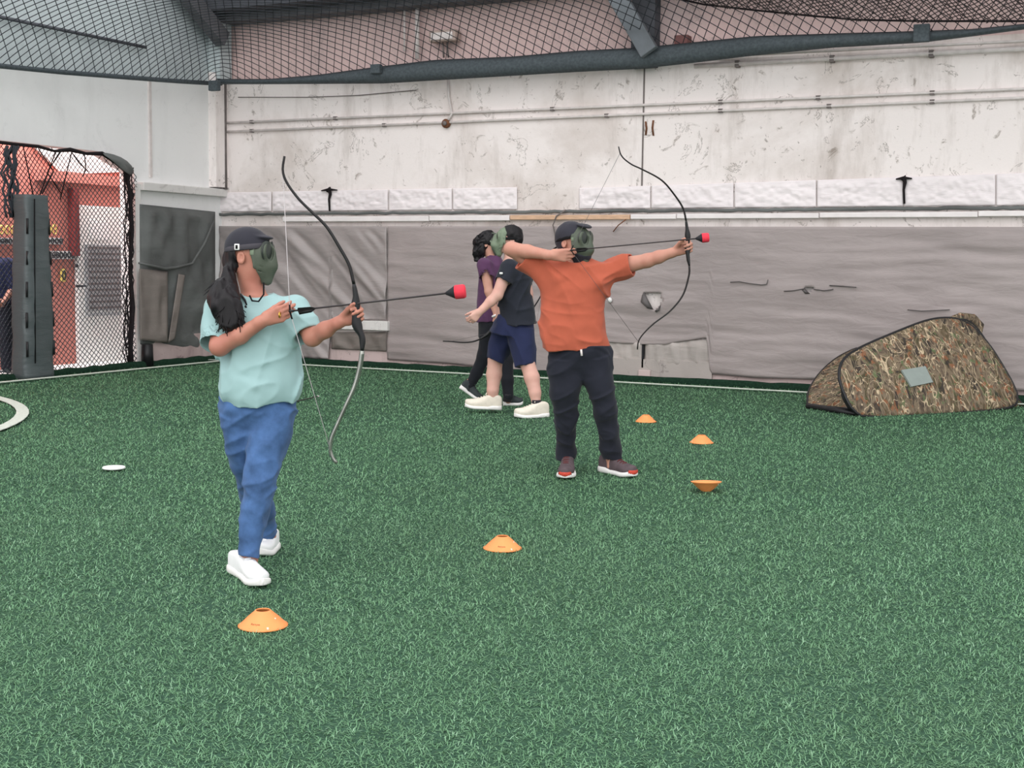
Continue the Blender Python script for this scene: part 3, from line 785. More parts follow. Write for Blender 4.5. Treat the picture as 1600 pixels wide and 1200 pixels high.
# grey tarpaulins on the back wall
def tarp(name, x0, x1, prof, m, lab, wr, holes=(), seed=1, dx=.028, Yo=.06):
    A, B = BW(x0, 349, YB - Yo), BW(x1, 349, YB - Yo)
    nx = int((B[0] - A[0]) / dx); X = np.linspace(A[0], B[0], nx)
    pr = np.array([BW(x, y, YB - Yo)[[0, 2]] for x, y in prof])
    zb = np.interp(X, pr[:, 0], pr[:, 1]); zt = A[2] - .04 + (B[2] - A[2]) * (X - A[0]) / (B[0] - A[0])
    nz = 62; v = np.linspace(0, 1, nz)
    Z = zt[:, None] + (np.minimum(zb, zt - .1) - zt)[:, None] * v[None]
    XX = np.repeat(X[:, None], nz, 1)
    D = wr(XX, Z) * np.clip(v * 10, 0, 1)[None]
    # pull the cloth out round the holes
    Fm = np.ones((nx - 1, nz - 1), bool)
    cx = (XX[:-1, :-1] + XX[1:, 1:]) / 2; cz = (Z[:-1, :-1] + Z[1:, 1:]) / 2
    for hp in holes:
        q = np.array([BW(x, y, YB - Yo)[[0, 2]] for x, y in hp]); ins = np.zeros_like(Fm)
        for i in range(len(q)):
            a, b = q[i], q[(i + 1) % len(q)]
            cr = ((a[1] > cz) != (b[1] > cz)) & (cx < (b[0] - a[0]) * (cz - a[1]) / (b[1] - a[1] + 1e-9) + a[0]); ins ^= cr
        Fm &= ~ins
        c = q.mean(0); D = D + .02 * np.exp(-(((XX - c[0]) / .5) ** 2 + ((Z - c[1]) / .12) ** 2))
    V = np.stack([XX, YB - Yo - .012 - np.maximum(D, -.035), Z], -1).reshape(-1, 3)
    I, J = np.nonzero(Fm); Q = np.stack([I * nz + J, I * nz + J + 1, (I + 1) * nz + J + 1, (I + 1) * nz + J], 1).astype(np.int32)
    o = link(name, V, Q, m, mods={'solid': .004}); return tag(o, lab, 'tarpaulin')
def wrA(X, Z):
    s = vnoise((X + 1.2 * Z) * 5.5, (X * .4 - Z) * 1.0, X * 0, 3)
    s2 = vnoise((X + .9 * Z) * 11, (X * .4 - Z) * 2.0, X * 0, 6)
    return .04 * s + .016 * s2 + .012 * vnoise(X * 3, Z * 2, X * 0, 5)
def wrB(X, Z):
    wv = vnoise(X * .9, Z * 1.5, X * 0, 4) * .5
    h = vnoise(X * 1.1 + wv, Z * 11 + wv * 2 + X * .25, X * 0, 7) + .5 * vnoise(X * 2.2, Z * 23 + wv, X * 0, 8)
    fade = .25 + .75 * np.clip(vnoise(X * .55, Z * .9, X * 0, 12) + .45, 0, 1)
    return .017 * h * fade + .012 * vnoise(X * 1.3, Z * 1.2, X * 0, 9)
tarp('tarp', 343, 605, [(343, 552), (352, 556), (400, 557), (516, 560), (517, 498), (606, 500)], M['tarp_shine'], 'glossy grey tarpaulin with diagonal creases behind the woman with the bow', wrA)
H1 = [(1006, 456), (1031, 456), (1036, 470), (1028, 482), (1021, 484), (1012, 476)]
H2 = [(1256, 449), (1272, 449), (1266, 458), (1258, 458)]
tarp('tarp', 606, 2050, [(606, 562), (700, 568), (780, 577), (850, 582), (940, 588), (944, 534), (1000, 538), (1040, 538), (1100, 528), (1106, 528), (1110, 584), (1180, 590), (1265, 592), (1400, 600), (1660, 613), (2050, 632)],
     M['tarp'], 'long matt grey tarpaulin with torn holes behind the orange shirt and bunker', wrB, (H1, H2))
# torn flaps round the larger hole and long slits
def flapmesh(pts, off, m, lab):
    P = [BW(x, y, YB - o) for (x, y), o in zip(pts, off)]
    c = sum(P) / len(P) + np.array([0, -.03, 0]); mb = MB(); n = len(P)
    mb.add(P + [c], [(i, (i + 1) % n, n) for i in range(n)]); o = mb.build('torn_flap', m, mods={'solid': .004}); tag(o, lab, 'torn flap')
flapmesh([(1006, 456), (1021, 484), (1012, 482), (1001, 472), (1003, 462)], (.08, .09, .11, .12, .1), M['flap'], 'dark torn flap hanging at the left of the larger hole')
flapmesh([(1023, 486), (1030, 481), (1034, 474), (1030, 485), (1025, 488)], (.08, .085, .09, .11, .1), M['flap'], 'small torn flap below the larger hole')
flapmesh([(1256, 449), (1253, 453), (1258, 459), (1266, 459), (1262, 456)], (.08, .1, .1, .09, .09), M['flap'], 'torn lip of the small hole right of the bow')
for i, (pts, lab) in enumerate((([(1141, 441), (1155, 440), (1172, 443), (1190, 445), (1198, 444), (1200, 437)], 'long horizontal slit in the tarpaulin left of the small hole'),
                                ([(1225, 455), (1240, 454), (1256, 451)], 'crease slit running left from the small hole'),
                                ([(1272, 452), (1288, 454), (1302, 452)], 'crease slit running right from the small hole'),
                                ([(1418, 484), (1440, 486), (1484, 484)], 'dark slit above the camouflage bunker'),
                                ([(1296, 446), (1318, 447), (1338, 449)], 'thin slit right of the small hole'))):
    P = [BW(x, y, YB - .10) for x, y in pts]
    tag(MB().tube(P, [(.004 + .008 * math.sin(math.pi * (k + .5) / len(P)), .006) for k in range(len(P))], 6).build('tarp_slit', M['flap']), lab, 'slit', 'slits in the grey tarpaulin')
# recess with ledge, lower blockwork
a, b = BW(519, 499, YB - .1), BW(607, 517, YB - .1)
struct('trim_17', MB().box(((a[0] + b[0]) / 2, YB - .07, (a[2] + b[2]) / 2), (b[0] - a[0], .12, (a[2] - b[2]))), M['ledge'], 'white ledge slab in the tarpaulin gap', smooth=False, mods={'bevel': .008})
o = sheet('tarp', BW(518, 519, YB - .05), BW(606, 519, YB - .05), BW(604, 549, YB - .05), BW(518, 545, YB - .05), .03, 5, M['tarp_dust'], (0, -1, 0), 30, 14, (5, 4)); tag(o, 'dusty tarpaulin scrap under the white ledge', 'tarpaulin')
for x0, x1, y0, y1, nm in ((940, 1006, 530, 570, 'left of the black joint'), (1008, 1112, 530, 576, 'right of the black joint')):
    o = sheet('tarp', BW(x0, y0, YB - .045), BW(x1, y0, YB - .045), BW(x1, y1, YB - .045), BW(x0, y1 - 2, YB - .045), .03, x0, M['dirty_sheet'], (0, -1, 0), 40, 16, (7, 2)); tag(o, 'dirty creased sheet low on the wall, ' + nm, 'tarpaulin')
struct('trim_18', MB().box((BW(1007, 553)[0], YB - .05, (BW(1007, 534)[2] + BW(1007, 574)[2]) / 2), (.022, .04, .32)), M['rubber'], 'black joint low on the back wall', smooth=False)
a, b = BW(940, 572, YB - .06), BW(1112, 600, YB - .06)
struct('trim_19', MB().box(((a[0] + b[0]) / 2, YB - .02, .14), (b[0] - a[0], .1, .28)), M['block'], 'raw block course at the wall foot', smooth=False)
a, b = BW(998, 578, YB - .08), BW(1016, 596, YB - .08)
struct('trim_20', MB().box(((a[0] + b[0]) / 2, YB - .06, (a[2] + b[2]) / 2), (b[0] - a[0], .08, a[2] - b[2])), M['kerb'], 'single pale block at the wall foot', smooth=False, mods={'bevel': .008})
wallpipe('cord', [(884, 328), (869, 338), (864, 352), (868, 370), (878, 392)], .009, M['pipe_dark'], 'thin dark cord looping down the tarpaulin behind the orange shirt', 'cord', off=.11)
wallpipe('wood_splinter', [(978, 343), (966, 352), (958, 362)], .007, M['rust'], 'splinter hanging off the bare wood rail', 'splinter', off=.11)
q = BW(953, 469, YB - .11)
tag(MB().ball(q, (.03, .03, .035)).build('knob', M['white_paint']), 'small white knob on the tarpaulin beside the orange shirt', 'knob')

# left wall: charcoal tarpaulin with belt and flap, black post below it
def lsheet(name, px, m, lab, amp, seed, freq, off=.05, nx=40, ny=50, cat='tarpaulin'):
    P = [LW(x, y, XL + off) for x, y in px]
    o = sheet(name, *P, amp, seed, m, (1, 0, 0), nx, ny, freq); return tag(o, lab, cat)
lsheet('tarp', [(218, 319), (336, 331), (336, 548), (219, 538)], M['tarp_dark'], 'grimy charcoal tarpaulin hung on the left wall', .075, 4, (2.6, 1.6), .06)
lsheet('tarp', [(218, 420), (262, 424), (262, 536), (219, 531)], M['tarp_dust'], 'dusty pale tarpaulin panel beside the opening', .05, 8, (4, 1.6), .13, 20, 30)
lsheet('tarp_strip', [(279, 428), (289, 430), (273, 530), (263, 535)], M['tarp_dust'], 'pale hanging strip on the charcoal tarpaulin', .015, 6, (3, 3), .17, 8, 30, 'strip')
P = [LW(x, y, XL + .16) for x, y in ((217, 411), (235, 415), (258, 420), (275, 418), (300, 412), (320, 380), (334, 345))]
tag(MB().tube(P, [.014, .02, .024, .02, .018, .02, .012], 8).build('tarp_fold', M['tarp_dark']), 'bunched belt fold across the charcoal tarpaulin', 'fold')
a = LW(231, 538, XL + .17); b = G(231, 571)
tag(MB().tube([(XL + .16, a[1], .02), (XL + .16, a[1], a[2])], [.085, .075], 10).build('post', M['black']), 'black post foot under the dusty tarpaulin panel', 'post')
struct('baseboard_left', MB().box((XL + .03, (YO + YB) / 2 + .1, .2), (.08, YB - YO - .2, .4)), M['kerb'], 'stained kerb under the charcoal tarpaulin', smooth=False)

# behind the opening: red wall, white door, signs, floor
XR = XL - .95
q = lambda x, y, o=0.0: LW(x, y, XR + o)
struct('wall_red', MB().box((XR - .1, 9.5, 2.2), (.2, 12.5, 4.4)), M['red_wall'], 'red painted corridor wall behind the netting', smooth=False)
struct('floor_corridor', MB().box((XL - .6, 9.5, -.02), (1.0, 12.5, .06)), M['ledge'], 'pale grey corridor floor behind the netting', smooth=False)
# bright white gable panel over the red wall
poly = [q(38, 214, .04), q(98, 272, .04), q(214, 268, .04), q(214, 200, .04), q(38, 190, .04)]
struct('trim_21', extrude(MB(), poly, (-.03, 0, 0)), M['white_paint'], 'white painted panel above the red wall', smooth=False)
a, b = q(58, 276, .05), q(216, 284, .05)
struct('trim_22', MB().box((XR + .06, (a[1] + b[1]) / 2, (a[2] + b[2]) / 2), (.12, b[1] - a[1], .14)), M['red_wall'], 'red beam across the corridor wall', smooth=False)
a, b = q(105, 294), q(114, 400)
struct('trim_23', MB().box((XR + .06, (a[1] + b[1]) / 2, (a[2] + b[2]) / 2), (.14, b[1] - a[1], a[2] - b[2])), M['dark_red'], 'dark red post on the corridor wall', smooth=False)
DY0, DY1, DZ = q(116, 450)[1], q(211, 450)[1], q(160, 323)[2]
dr = thing('door_1', (XR + .06, (DY0 + DY1) / 2, 0), 'white metal door with a louvred lower panel behind the netting', 'door'); dr['kind'] = 'structure'
MB().box((XR + .04, (DY0 + DY1) / 2, DZ / 2), (.07, DY1 - DY0, DZ)).build('slab', M['white_paint'], dr, smooth=False, mods={'bevel': .008})
a, b = q(133, 382, .09), q(193, 484, .09)
fr = MB().box((XR + .08, (a[1] + b[1]) / 2, (a[2] + b[2]) / 2), (.03, b[1] - a[1], a[2] - b[2])).build('notice_panel', M['plate'], dr, smooth=False)
mb = MB()
for k in range(11):
    z = b[2] + (a[2] - b[2]) * (k + .5) / 11; mb.box((XR + .1, (a[1] + b[1]) / 2, z), (.012, (b[1] - a[1]) * .86, .03))
mb.build('louvre', M['pipe_dark'], fr, smooth=False)
z = b[2] - .05
MB().box((XR + .1, (a[1] + b[1]) / 2, z), (.05, (b[1] - a[1]), .04)).build('kick_rail', M['plate'], dr, smooth=False)
a, b = q(141, 345, .09), q(172, 375, .09)
MB().box((XR + .08, (a[1] + b[1]) / 2, (a[2] + b[2]) / 2), (.012, b[1] - a[1], a[2] - b[2])).build('paper_notice', M['paper'], dr, smooth=False)
a = q(124, 447, .14)
hd = MB().tube([a + np.array([-.05, 0, 0]), a], .018, 8).tube([a, a + np.array([0, .12, 0])], .014, 8).build('handle', M['black'], dr)
MB().ball(q(120, 415, .09), .025).build('lock', M['black'], dr)
# signs
def sign(x0, x1, y0, y1, m, lab, bars, bm, o=.03):
    a, b = q(x0, y0, o), q(x1, y1, o); t = thing('sign', ((a + b) / 2), lab, 'sign', 'signs on the red corridor wall')
    if m: MB().box((a[0], (a[1] + b[1]) / 2, (a[2] + b[2]) / 2), (.03, b[1] - a[1], a[2] - b[2])).build('plate', m, t, smooth=False)
    H = a[2] - b[2]; Wd = b[1] - a[1]; mb = MB()
    for k in range(bars):
        c = np.array([a[0] + .022, a[1] + Wd * (k + .5) / bars, (a[2] + b[2]) / 2]); r = min(Wd / bars * .36, H * .36)
        P = [c + np.array([0, r * math.cos(w_), H * .36 * math.sin(w_)]) for w_ in np.linspace(0, 6.283, 12, endpoint=False)]
        mb.tube(P, max(.008, H * .05), 5, closed=True)
        if k % 2: mb.tube([c + np.array([0, -r, 0]), c + np.array([0, r, 0])], max(.006, H * .04), 5)
    mb.build('lettering', bm, t)
sign(-14, 24, 349, 369, None, 'yellow lettering left of the grey padded post', 4, M['yellow'])
sign(-14, 24, 371, 382, M['paper'], 'white lettered plate left of the grey padded post', 6, M['ink'])
sign(70, 88, 347, 369, None, 'yellow lettering right of the grey padded post', 2, M['yellow'])
sign(70, 97, 371, 382, M['paper'], 'white lettered plate right of the grey padded post', 4, M['ink'])
sign(79, 115, 392, 405, M['paper'], 'white lettered plate beside the white door', 6, M['ink'])
sign(95, 102, 420, 440, M['yellow'], 'small upright yellow notice near the white door', 1, M['ink'])
# shadow-side red panel low on the wall
a, b = q(80, 480), q(116, 560)

# netting across the opening
def net_plane(pt, u0, u1, v0, v1, pitch, r, ok, seed, n=3, seg=.25, ang=math.pi / 4):
    """diagonal mesh strands in a plane: pt(u,v) -> world point."""
    mb = MB(); ca, sa = math.cos(ang), math.sin(ang)
    cu, cv = (u0 + u1) / 2, (v0 + v1) / 2; Rm = math.hypot(u1 - u0, v1 - v0) / 2
    for fam in (0, 1):
        d = (ca, sa) if fam == 0 else (-sa, ca); e = (-d[1], d[0])
        k = -Rm
        while k < Rm:
            au, av = cu + e[0] * k, cv + e[1] * k
            ta = sorted(((u0 - au) / d[0], (u1 - au) / d[0])); tb = sorted(((v0 - av) / d[1], (v1 - av) / d[1]))
            t0, t1 = max(ta[0], tb[0]), min(ta[1], tb[1])
            if t1 - t0 > .01:
                run = []; m = max(2, int((t1 - t0) / seg) + 1)
                for t in np.linspace(t0, t1, m + 1):
                    u, v = au + d[0] * t, av + d[1] * t
                    if ok(u, v): run.append(pt(u, v))
                    else:
                        if len(run) > 1: mb.tube(run, r, n, cap=False)
                        run = []
                if len(run) > 1: mb.tube(run, r, n, cap=False)
            k += pitch
    return mb
top_line = lambda y: np.interp(y, [4.5, zB[1], YO], [zA[2], zB[2], zC[2]]) - .02
nt = thing('opening_net', (XL + .02, 11, 0), 'dark diamond netting stretched across the left wall opening', 'net')
rgn = np.random.RandomState(2)
net_plane(lambda u, v: np.array([XL + .03 + .03 * math.sin(u * 3 + v * 2), u + .008 * math.sin(v * 9), v]), 8.3, YO - .02, .03, 3.6, .052, .0058, lambda u, v: v < top_line(u), 1, 3, .16, math.radians(50)).build('mesh', M['net'], nt)
P = [LW(x, y, XL + .08) for x, y in ((-30, 219), (20, 225), (60, 229), (85, 236), (110, 234), (135, 240), (160, 240), (180, 252), (196, 266), (203, 300), (206, 360), (203, 420), (207, 480), (204, 540), (206, 578))]
MB().tube(P, [.02, .02, .02, .018, .028, .02, .028, .035, .035, .026, .03, .024, .035, .03, .03], 8).build('edge_rope', M['rope'], nt)
rg = random.Random(5)
for k in range(6):     # tangled strands of the bundled edge
    x0 = 199 + rg.uniform(-3, 8); P = [LW(x0 + rg.uniform(-5, 5), y, XL + .1) for y in range(262, 580, 22)]
    MB().tube(P, .008, 5).build('loose_strand', M['rope'], nt)
for pts in ([(88, 236), (74, 270), (96, 303)], [(60, 232), (84, 268), (66, 303)], [(96, 236), (78, 262), (62, 305)], [(112, 238), (104, 270), (94, 312)], [(36, 228), (44, 266), (52, 306)], [(132, 240), (134, 262), (130, 275)], [(112, 238), (124, 255), (138, 268)]):
    MB().tube([LW(x, y, XL + .12) for x, y in pts], .008, 5).build('hanging_cord', M['rope'], nt)
for k in range(9):     # bunched vertical gathers at the far left
    x0 = rg.uniform(0, 24); P = [LW(x0 + rg.uniform(-6, 6), y, XL + .1) for y in range(228, 345, 14)]
    MB().tube(P, .014, 5).build('loose_strand', M['net'], nt)
# torn black sheet at the corner of the opening
P = [(152, 236, .14), (178, 240, .2), (200, 250, .22), (213, 268, .2), (206, 276, .12), (196, 270, .26), (186, 262, .18), (170, 247, .24)]
pp = [LW(x, y, XL + o) for x, y, o in P]; c = sum(pp) / len(pp) + np.array([.08, 0, 0.03])
tag(MB().add(pp + [c], [(i, (i + 1) % 8, 8) for i in range(8)]).build('torn_sheet', M['tarp_dark'], mods={'solid': .006, 'sub': 1}), 'torn black sheet bunched at the corner of the opening', 'sheet')

# slate padded post in front of the netting
def padded_post():
    b = G(52, 582); X0 = XL + .36
    yl, yr = LW(22, 583, X0)[1], LW(82, 583, X0)[1]
    tz = LW(52, 304, X0)[2]
    t = thing('padded_post', (X0, (yl + yr) / 2, 0), 'tall grey vinyl padded post standing before the netting', 'padded post')
    yc = (yl + yr) / 2 + .12; hw = .23
    rows = []
    nz, na = 46, 40
    for i in range(nz):
        v = i / (nz - 1); z = .01 + v * (tz - .01)
        w_ = hw * (1.0 - .17 * v + .05 * math.sin(v * 5)); dp = .15 * (1 - .15 * v)
        row = []
        for k in range(na):
            a = 2 * math.pi * k / na; c_, s_ = math.cos(a), math.sin(a)
            e = .42
            y = w_ * math.copysign(abs(c_) ** e, c_); x = dp * math.copysign(abs(s_) ** e, s_)
            row.append((X0 - .12 + x, yc + y + .02 * (v - .5) , z))
        rows.append(row)
    P = np.array(rows)
    nz_ = vnoise(P[..., 1] * 9 + P[..., 2] * 6, P[..., 2] * 4 - P[..., 1] * 3, P[..., 0] * 0, 3) * .016 + vnoise(P[..., 1] * 5, P[..., 2] * 2, P[..., 0] * 6, 4) * .015
    P[..., 0] += nz_
    mb = MB(); n = na
    V = P.reshape(-1, 3); F = [(i * n + k, i * n + (k + 1) % n, (i + 1) * n + (k + 1) % n, (i + 1) * n + k) for i in range(nz - 1) for k in range(n)]
    F += [tuple(range(n - 1, -1, -1)), tuple((nz - 1) * n + k for k in range(n))]
    mb.add(V, F).build('cover', M['pad'], t)
    for e in (-1, 1):
        for z0, z1 in ((.28, .46), (.62, .80), (.98, 1.16), (1.36, 1.52), (1.72, 1.9)):
            ps = []
            for z in (z0, z1):
                v = z / tz; w_ = hw * (1.0 - .17 * v + .05 * math.sin(v * 5)); ps.append((X0 - .12 + .13 * (1 - .15 * v), yc + e * w_ * .90 + .02 * (v - .5), z))
            MB().tube(ps, [(.014, .014)] * 2, 6).build('strap_slot', M['black'], t)
    MB().tube([(X0 + .032, yc - .12, .2), (X0 + .028, yc - .1, tz * .5), (X0 + .022, yc - .07, tz - .05)], .008, 5).build('seam', M['strap_black'], t)
padded_post()

# ------------------------------------------------------------------ overhead netting with its slate hem
hemB = [(340, 131), (420, 131), (600, 130), (700, 124), (800, 118), (900, 112), (1000, 107), (1090, 97), (1180, 86), (1300, 74), (1440, 66), (1520, 56), (1640, 40), (2050, 12)]
hemT = [(340, 124), (420, 124), (500, 117), (580, 106), (680, 94), (800, 89), (900, 80), (1000, 75), (1090, 66), (1180, 57), (1300, 53), (1440, 49), (1520, 46), (1640, 34), (2050, 6)]
YH = YB - .25
xs = np.linspace(340, 2050, 120)
rows = []
hb = np.array(hemB, float); ht = np.array(hemT, float)
for x in xs:
    yb, yt = np.interp(x, hb[:, 0], hb[:, 1]), np.interp(x, ht[:, 0], ht[:, 1])
    rows.append([BW(x, yb + (yt - yb) * k, YH - o) for k, o in ((0, 0), (.2, .06), (.5, .09), (.8, .06), (1, 0))])
nt = thing('overhead_net', BW(900, 80, YH), 'dark netting slung overhead from a slate webbing hem', 'net')
MB().grid(np.array(rows)).build('hem', M['hem'], nt, mods={'solid': .012})
P = [LW(x, y, XL + .12) for x, y in ((-60, 95), (0, 103), (100, 113), (200, 121), (280, 127), (345, 131))]
MB().tube(P, [(.035, .03)] * 6, 8).build('hem', M['hem'], nt)
hz_x = np.array([r[4][0] for r in rows]); hz_z = np.array([r[4][2] for r in rows])
lz_y = np.array([p[1] for p in P]); lz_z = np.array([p[2] for p in P])
def net_z(x, y):
    dB = YH - y; dL = x - (XL + .12)
    zB_, zL_ = np.interp(x, hz_x, hz_z), np.interp(y, lz_y, lz_z)
    w_ = dL / (dB + dL + 1e-6); z0 = zB_ * w_ + zL_ * (1 - w_)
    d = dB * dL / math.sqrt(dB * dB + dL * dL + 1e-6)
    return z0 + .95 * (1 - math.exp(-d / 1.0)) + .06 * d + .03 * math.sin(x * 2.1) * min(1, d)
net_plane(lambda u, v: np.array([u, v, net_z(u, v)]), XL + .13, 4.5, 8.5, YH - .005, .10, .0055, lambda u, v: True, 2, 3, .14, math.radians(36)).build('mesh', M['net'], nt)
# a second, folded-down layer with its own edge rope at the upper right
fold = [(1030, -8), (1100, 7), (1180, 16), (1260, 24), (1340, 31), (1440, 33), (1640, 33), (2050, 30)]
YF = 14.6
fp = np.array([BW(x, y, YF) for x, y in fold])
t = thing('folded_net', fp[3], 'doubled brown netting folded down at the upper right', 'net')
MB().tube(list(fp), .012, 6).build('edge_rope', M['rope'], t)
fz = lambda x: np.interp(x, fp[:, 0], fp[:, 2])
net_plane(lambda u, v: np.array([u, YF - v * .9, fz(u) + v * .5 + .02 * math.sin(u * 9 + v * 5)]), fp[0][0], fp[-1][0], 0, 1.3, .05, .006, lambda u, v: True, 3, 3, .15, math.radians(30)).build('mesh', M['net_brown'], t)
for x, y, w_, h_, lab in ((1440, 52, .17, .19, 'large slate bracket on the hem at upper right'), (588, 108, .15, .12, 'small slate bracket on the hem left of centre'), (335, 134, .16, .14, 'dark bracket at the corner of the walls under the hem')):
    c = BW(x, y, YH - .12) if x > 340 else LW(x, y, XL + .3)
    tag(MB().box(c, (w_, .08, h_)).build('bracket', M['hem'], smooth=False, mods={'bevel': .01}), lab, 'bracket', 'brackets on the netting hem')

# ------------------------------------------------------------------ people
class Person:
    """A figure posed in its own frame: x to the right of the photo, y away, z up, origin on the turf."""
    def __init__(s, px, py, label, depth=None):
        g = G(px, py)
        if depth is not None:
            r = ray(px, py); g = CAM + r * (depth / FPX); g[2] = 0
        s.o = g
        s.root = thing('person', g, label, 'person', None, rz=YAW)
        s.ex = np.array([CY, SY, 0]); s.ey = np.array([-SY, CY, 0])
    def __call__(s, px, py, dy=0.0):
        r = ray(px, py); t = (dy + (s.o - CAM).dot(s.ey)) / r.dot(s.ey)
        w_ = CAM + r * t - s.o
        return np.array([w_.dot(s.ex), w_.dot(s.ey), w_[2]])
    def W(s, p): return s.o + s.ex * p[0] + s.ey * p[1] + np.array([0, 0, 1.0]) * p[2]
    def gnd(s, px, py, z=0):
        w_ = G(px, py, z) - s.o; return np.array([w_.dot(s.ex), w_.dot(s.ey), z])
    def mpp(s): return (s.o - CAM).dot(-np.array([RW[0, 2], RW[1, 2], 0]) * -1) / FPX
    def rows(s, tab, dscale=.8, dy=0, dmin=.03):
        """tab: (py, left px, right px[, depth half]) -> loft sections measured off the outline."""
        out = []
        for r in tab:
            a, b = s(r[1], r[0], dy if len(r) < 5 else r[4]), s(r[2], r[0], dy if len(r) < 5 else r[4])
            hw = np.linalg.norm(b - a) / 2
            out.append(((a + b) / 2, hw, r[3] if len(r) > 3 and r[3] else max(dmin, hw * dscale)))
        return out

def hand(F, wrist, d, n, u, curl=(40, 50, 30), thumb=(.55, .55, .5), s=1.0, k=.005, spread=None, rw=.024):
    """palm, four unequal curled fingers and a thumb; d = along the hand, n = palm side, u = towards the thumb."""
    d = N3(d); u = N3(np.array(u) - d * d.dot(u)); n0 = np.array(n, float); n = N3(n0 - d * d.dot(n0) - u * u.dot(n0))
    w0 = np.array(wrist, float); res = {}
    offs = (.031, .011, -.010, -.029); Ls = ((.043, .026, .021), (.047, .030, .022), (.043, .028, .021), (.034, .021, .019))
    rs = (.0095, .0098, .0092, .0082)
    F.cap(w0 - d * .03, w0 + d * .02 * s, rw, .024 * s, .014)
    for i in range(4):
        kn = w0 + d * (.088 - abs(offs[i] - .008) * .25) * s + u * offs[i] * s
        F.cap(w0 + d * .018 * s + u * offs[i] * .6 * s, kn, .0165 * s, .0125 * s, .012)
    for i in range(4):
        cu = curl[i] if isinstance(curl[0], (tuple, list)) else curl
        p = w0 + d * (.088 - abs(offs[i] - .008) * .25) * s + u * offs[i] * s; a = 0
        for j in range(3):
            a += math.radians(cu[j]); v = d * math.cos(a) + n * math.sin(a)
            if spread: v = N3(v + u * spread * (offs[i] / .03))
            q = p + v * Ls[i][j] * s
            F.cap(p, q, rs[i] * s * (1 - .06 * j), rs[i] * s * (.95 - .09 * j), k if j else .008)
            p = q
        res[i] = p
    p = w0 + d * .022 * s + u * .022 * s + n * .008 * s; dirs = N3(d * thumb[0] + u * thumb[1] + n * thumb[2]); q = p + dirs * .046 * s
    F.cap(p - d * .01, q, .0165 * s, .0125 * s, .012)
    d2 = N3(dirs * .8 + d * .5 + n * .15); p2 = q + d2 * .034 * s; F.cap(q, p2, .012 * s, .0105 * s, .006)
    d3 = N3(d2 + n * .25 - u * .1); F.cap(p2, p2 + d3 * .024 * s, .0105 * s, .0085 * s, .005)
    return res

def head(F, c, fwd, s=1.0, neck=None, tilt=0.0):
    f = N3(fwd); up = N3(np.array([0, 0, 1.0]) + f * tilt); f = N3(f - up * up.dot(f)); sd = np.cross(up, f); A = (f, sd, up)
    P = lambda a, b, z: c + (f * a + sd * b + up * z) * s
    F.ell(P(-.012, 0, .035), np.array((.098, .077, .088)) * s, A, .02)
    F.ell(P(.022, 0, -.045), np.array((.068, .060, .078)) * s, A, .03)
    F.ell(P(.062, 0, -.096), np.array((.026, .024, .020)) * s, A, .02)      # chin
    F.cap(P(.088, 0, .022), P(.106, 0, -.022), .009 * s, .0135 * s, .012)     # nose
    for e in (-1, 1):
        F.ell(P(.080, e * .031, .022), np.array((.016, .019, .011)) * s, A, .008, 's')
        F.ell(P(.070, e * .031, .022), np.array((.013, .014, .012)) * s, A, .003)  # eyeball
        F.ell(P(-.018, e * .079, -.008), np.array((.020, .009, .032)) * s, (N3(f - sd * e * .5), sd, up), .006)
        F.ell(P(-.014, e * .086, -.006), np.array((.010, .006, .018)) * s, A, .004, 's')
    F.cap(P(.088, -.022, -.062), P(.088, .022, -.062), .008 * s, .008 * s, .006)    # lips
    F.cap(P(.097, -.018, -.062), P(.097, .018, -.062), .003, .003, .002, 's')
    if neck is not None: F.cap(P(-.02, 0, -.06), neck, .054 * s, .060 * s, .025)
    return P, A

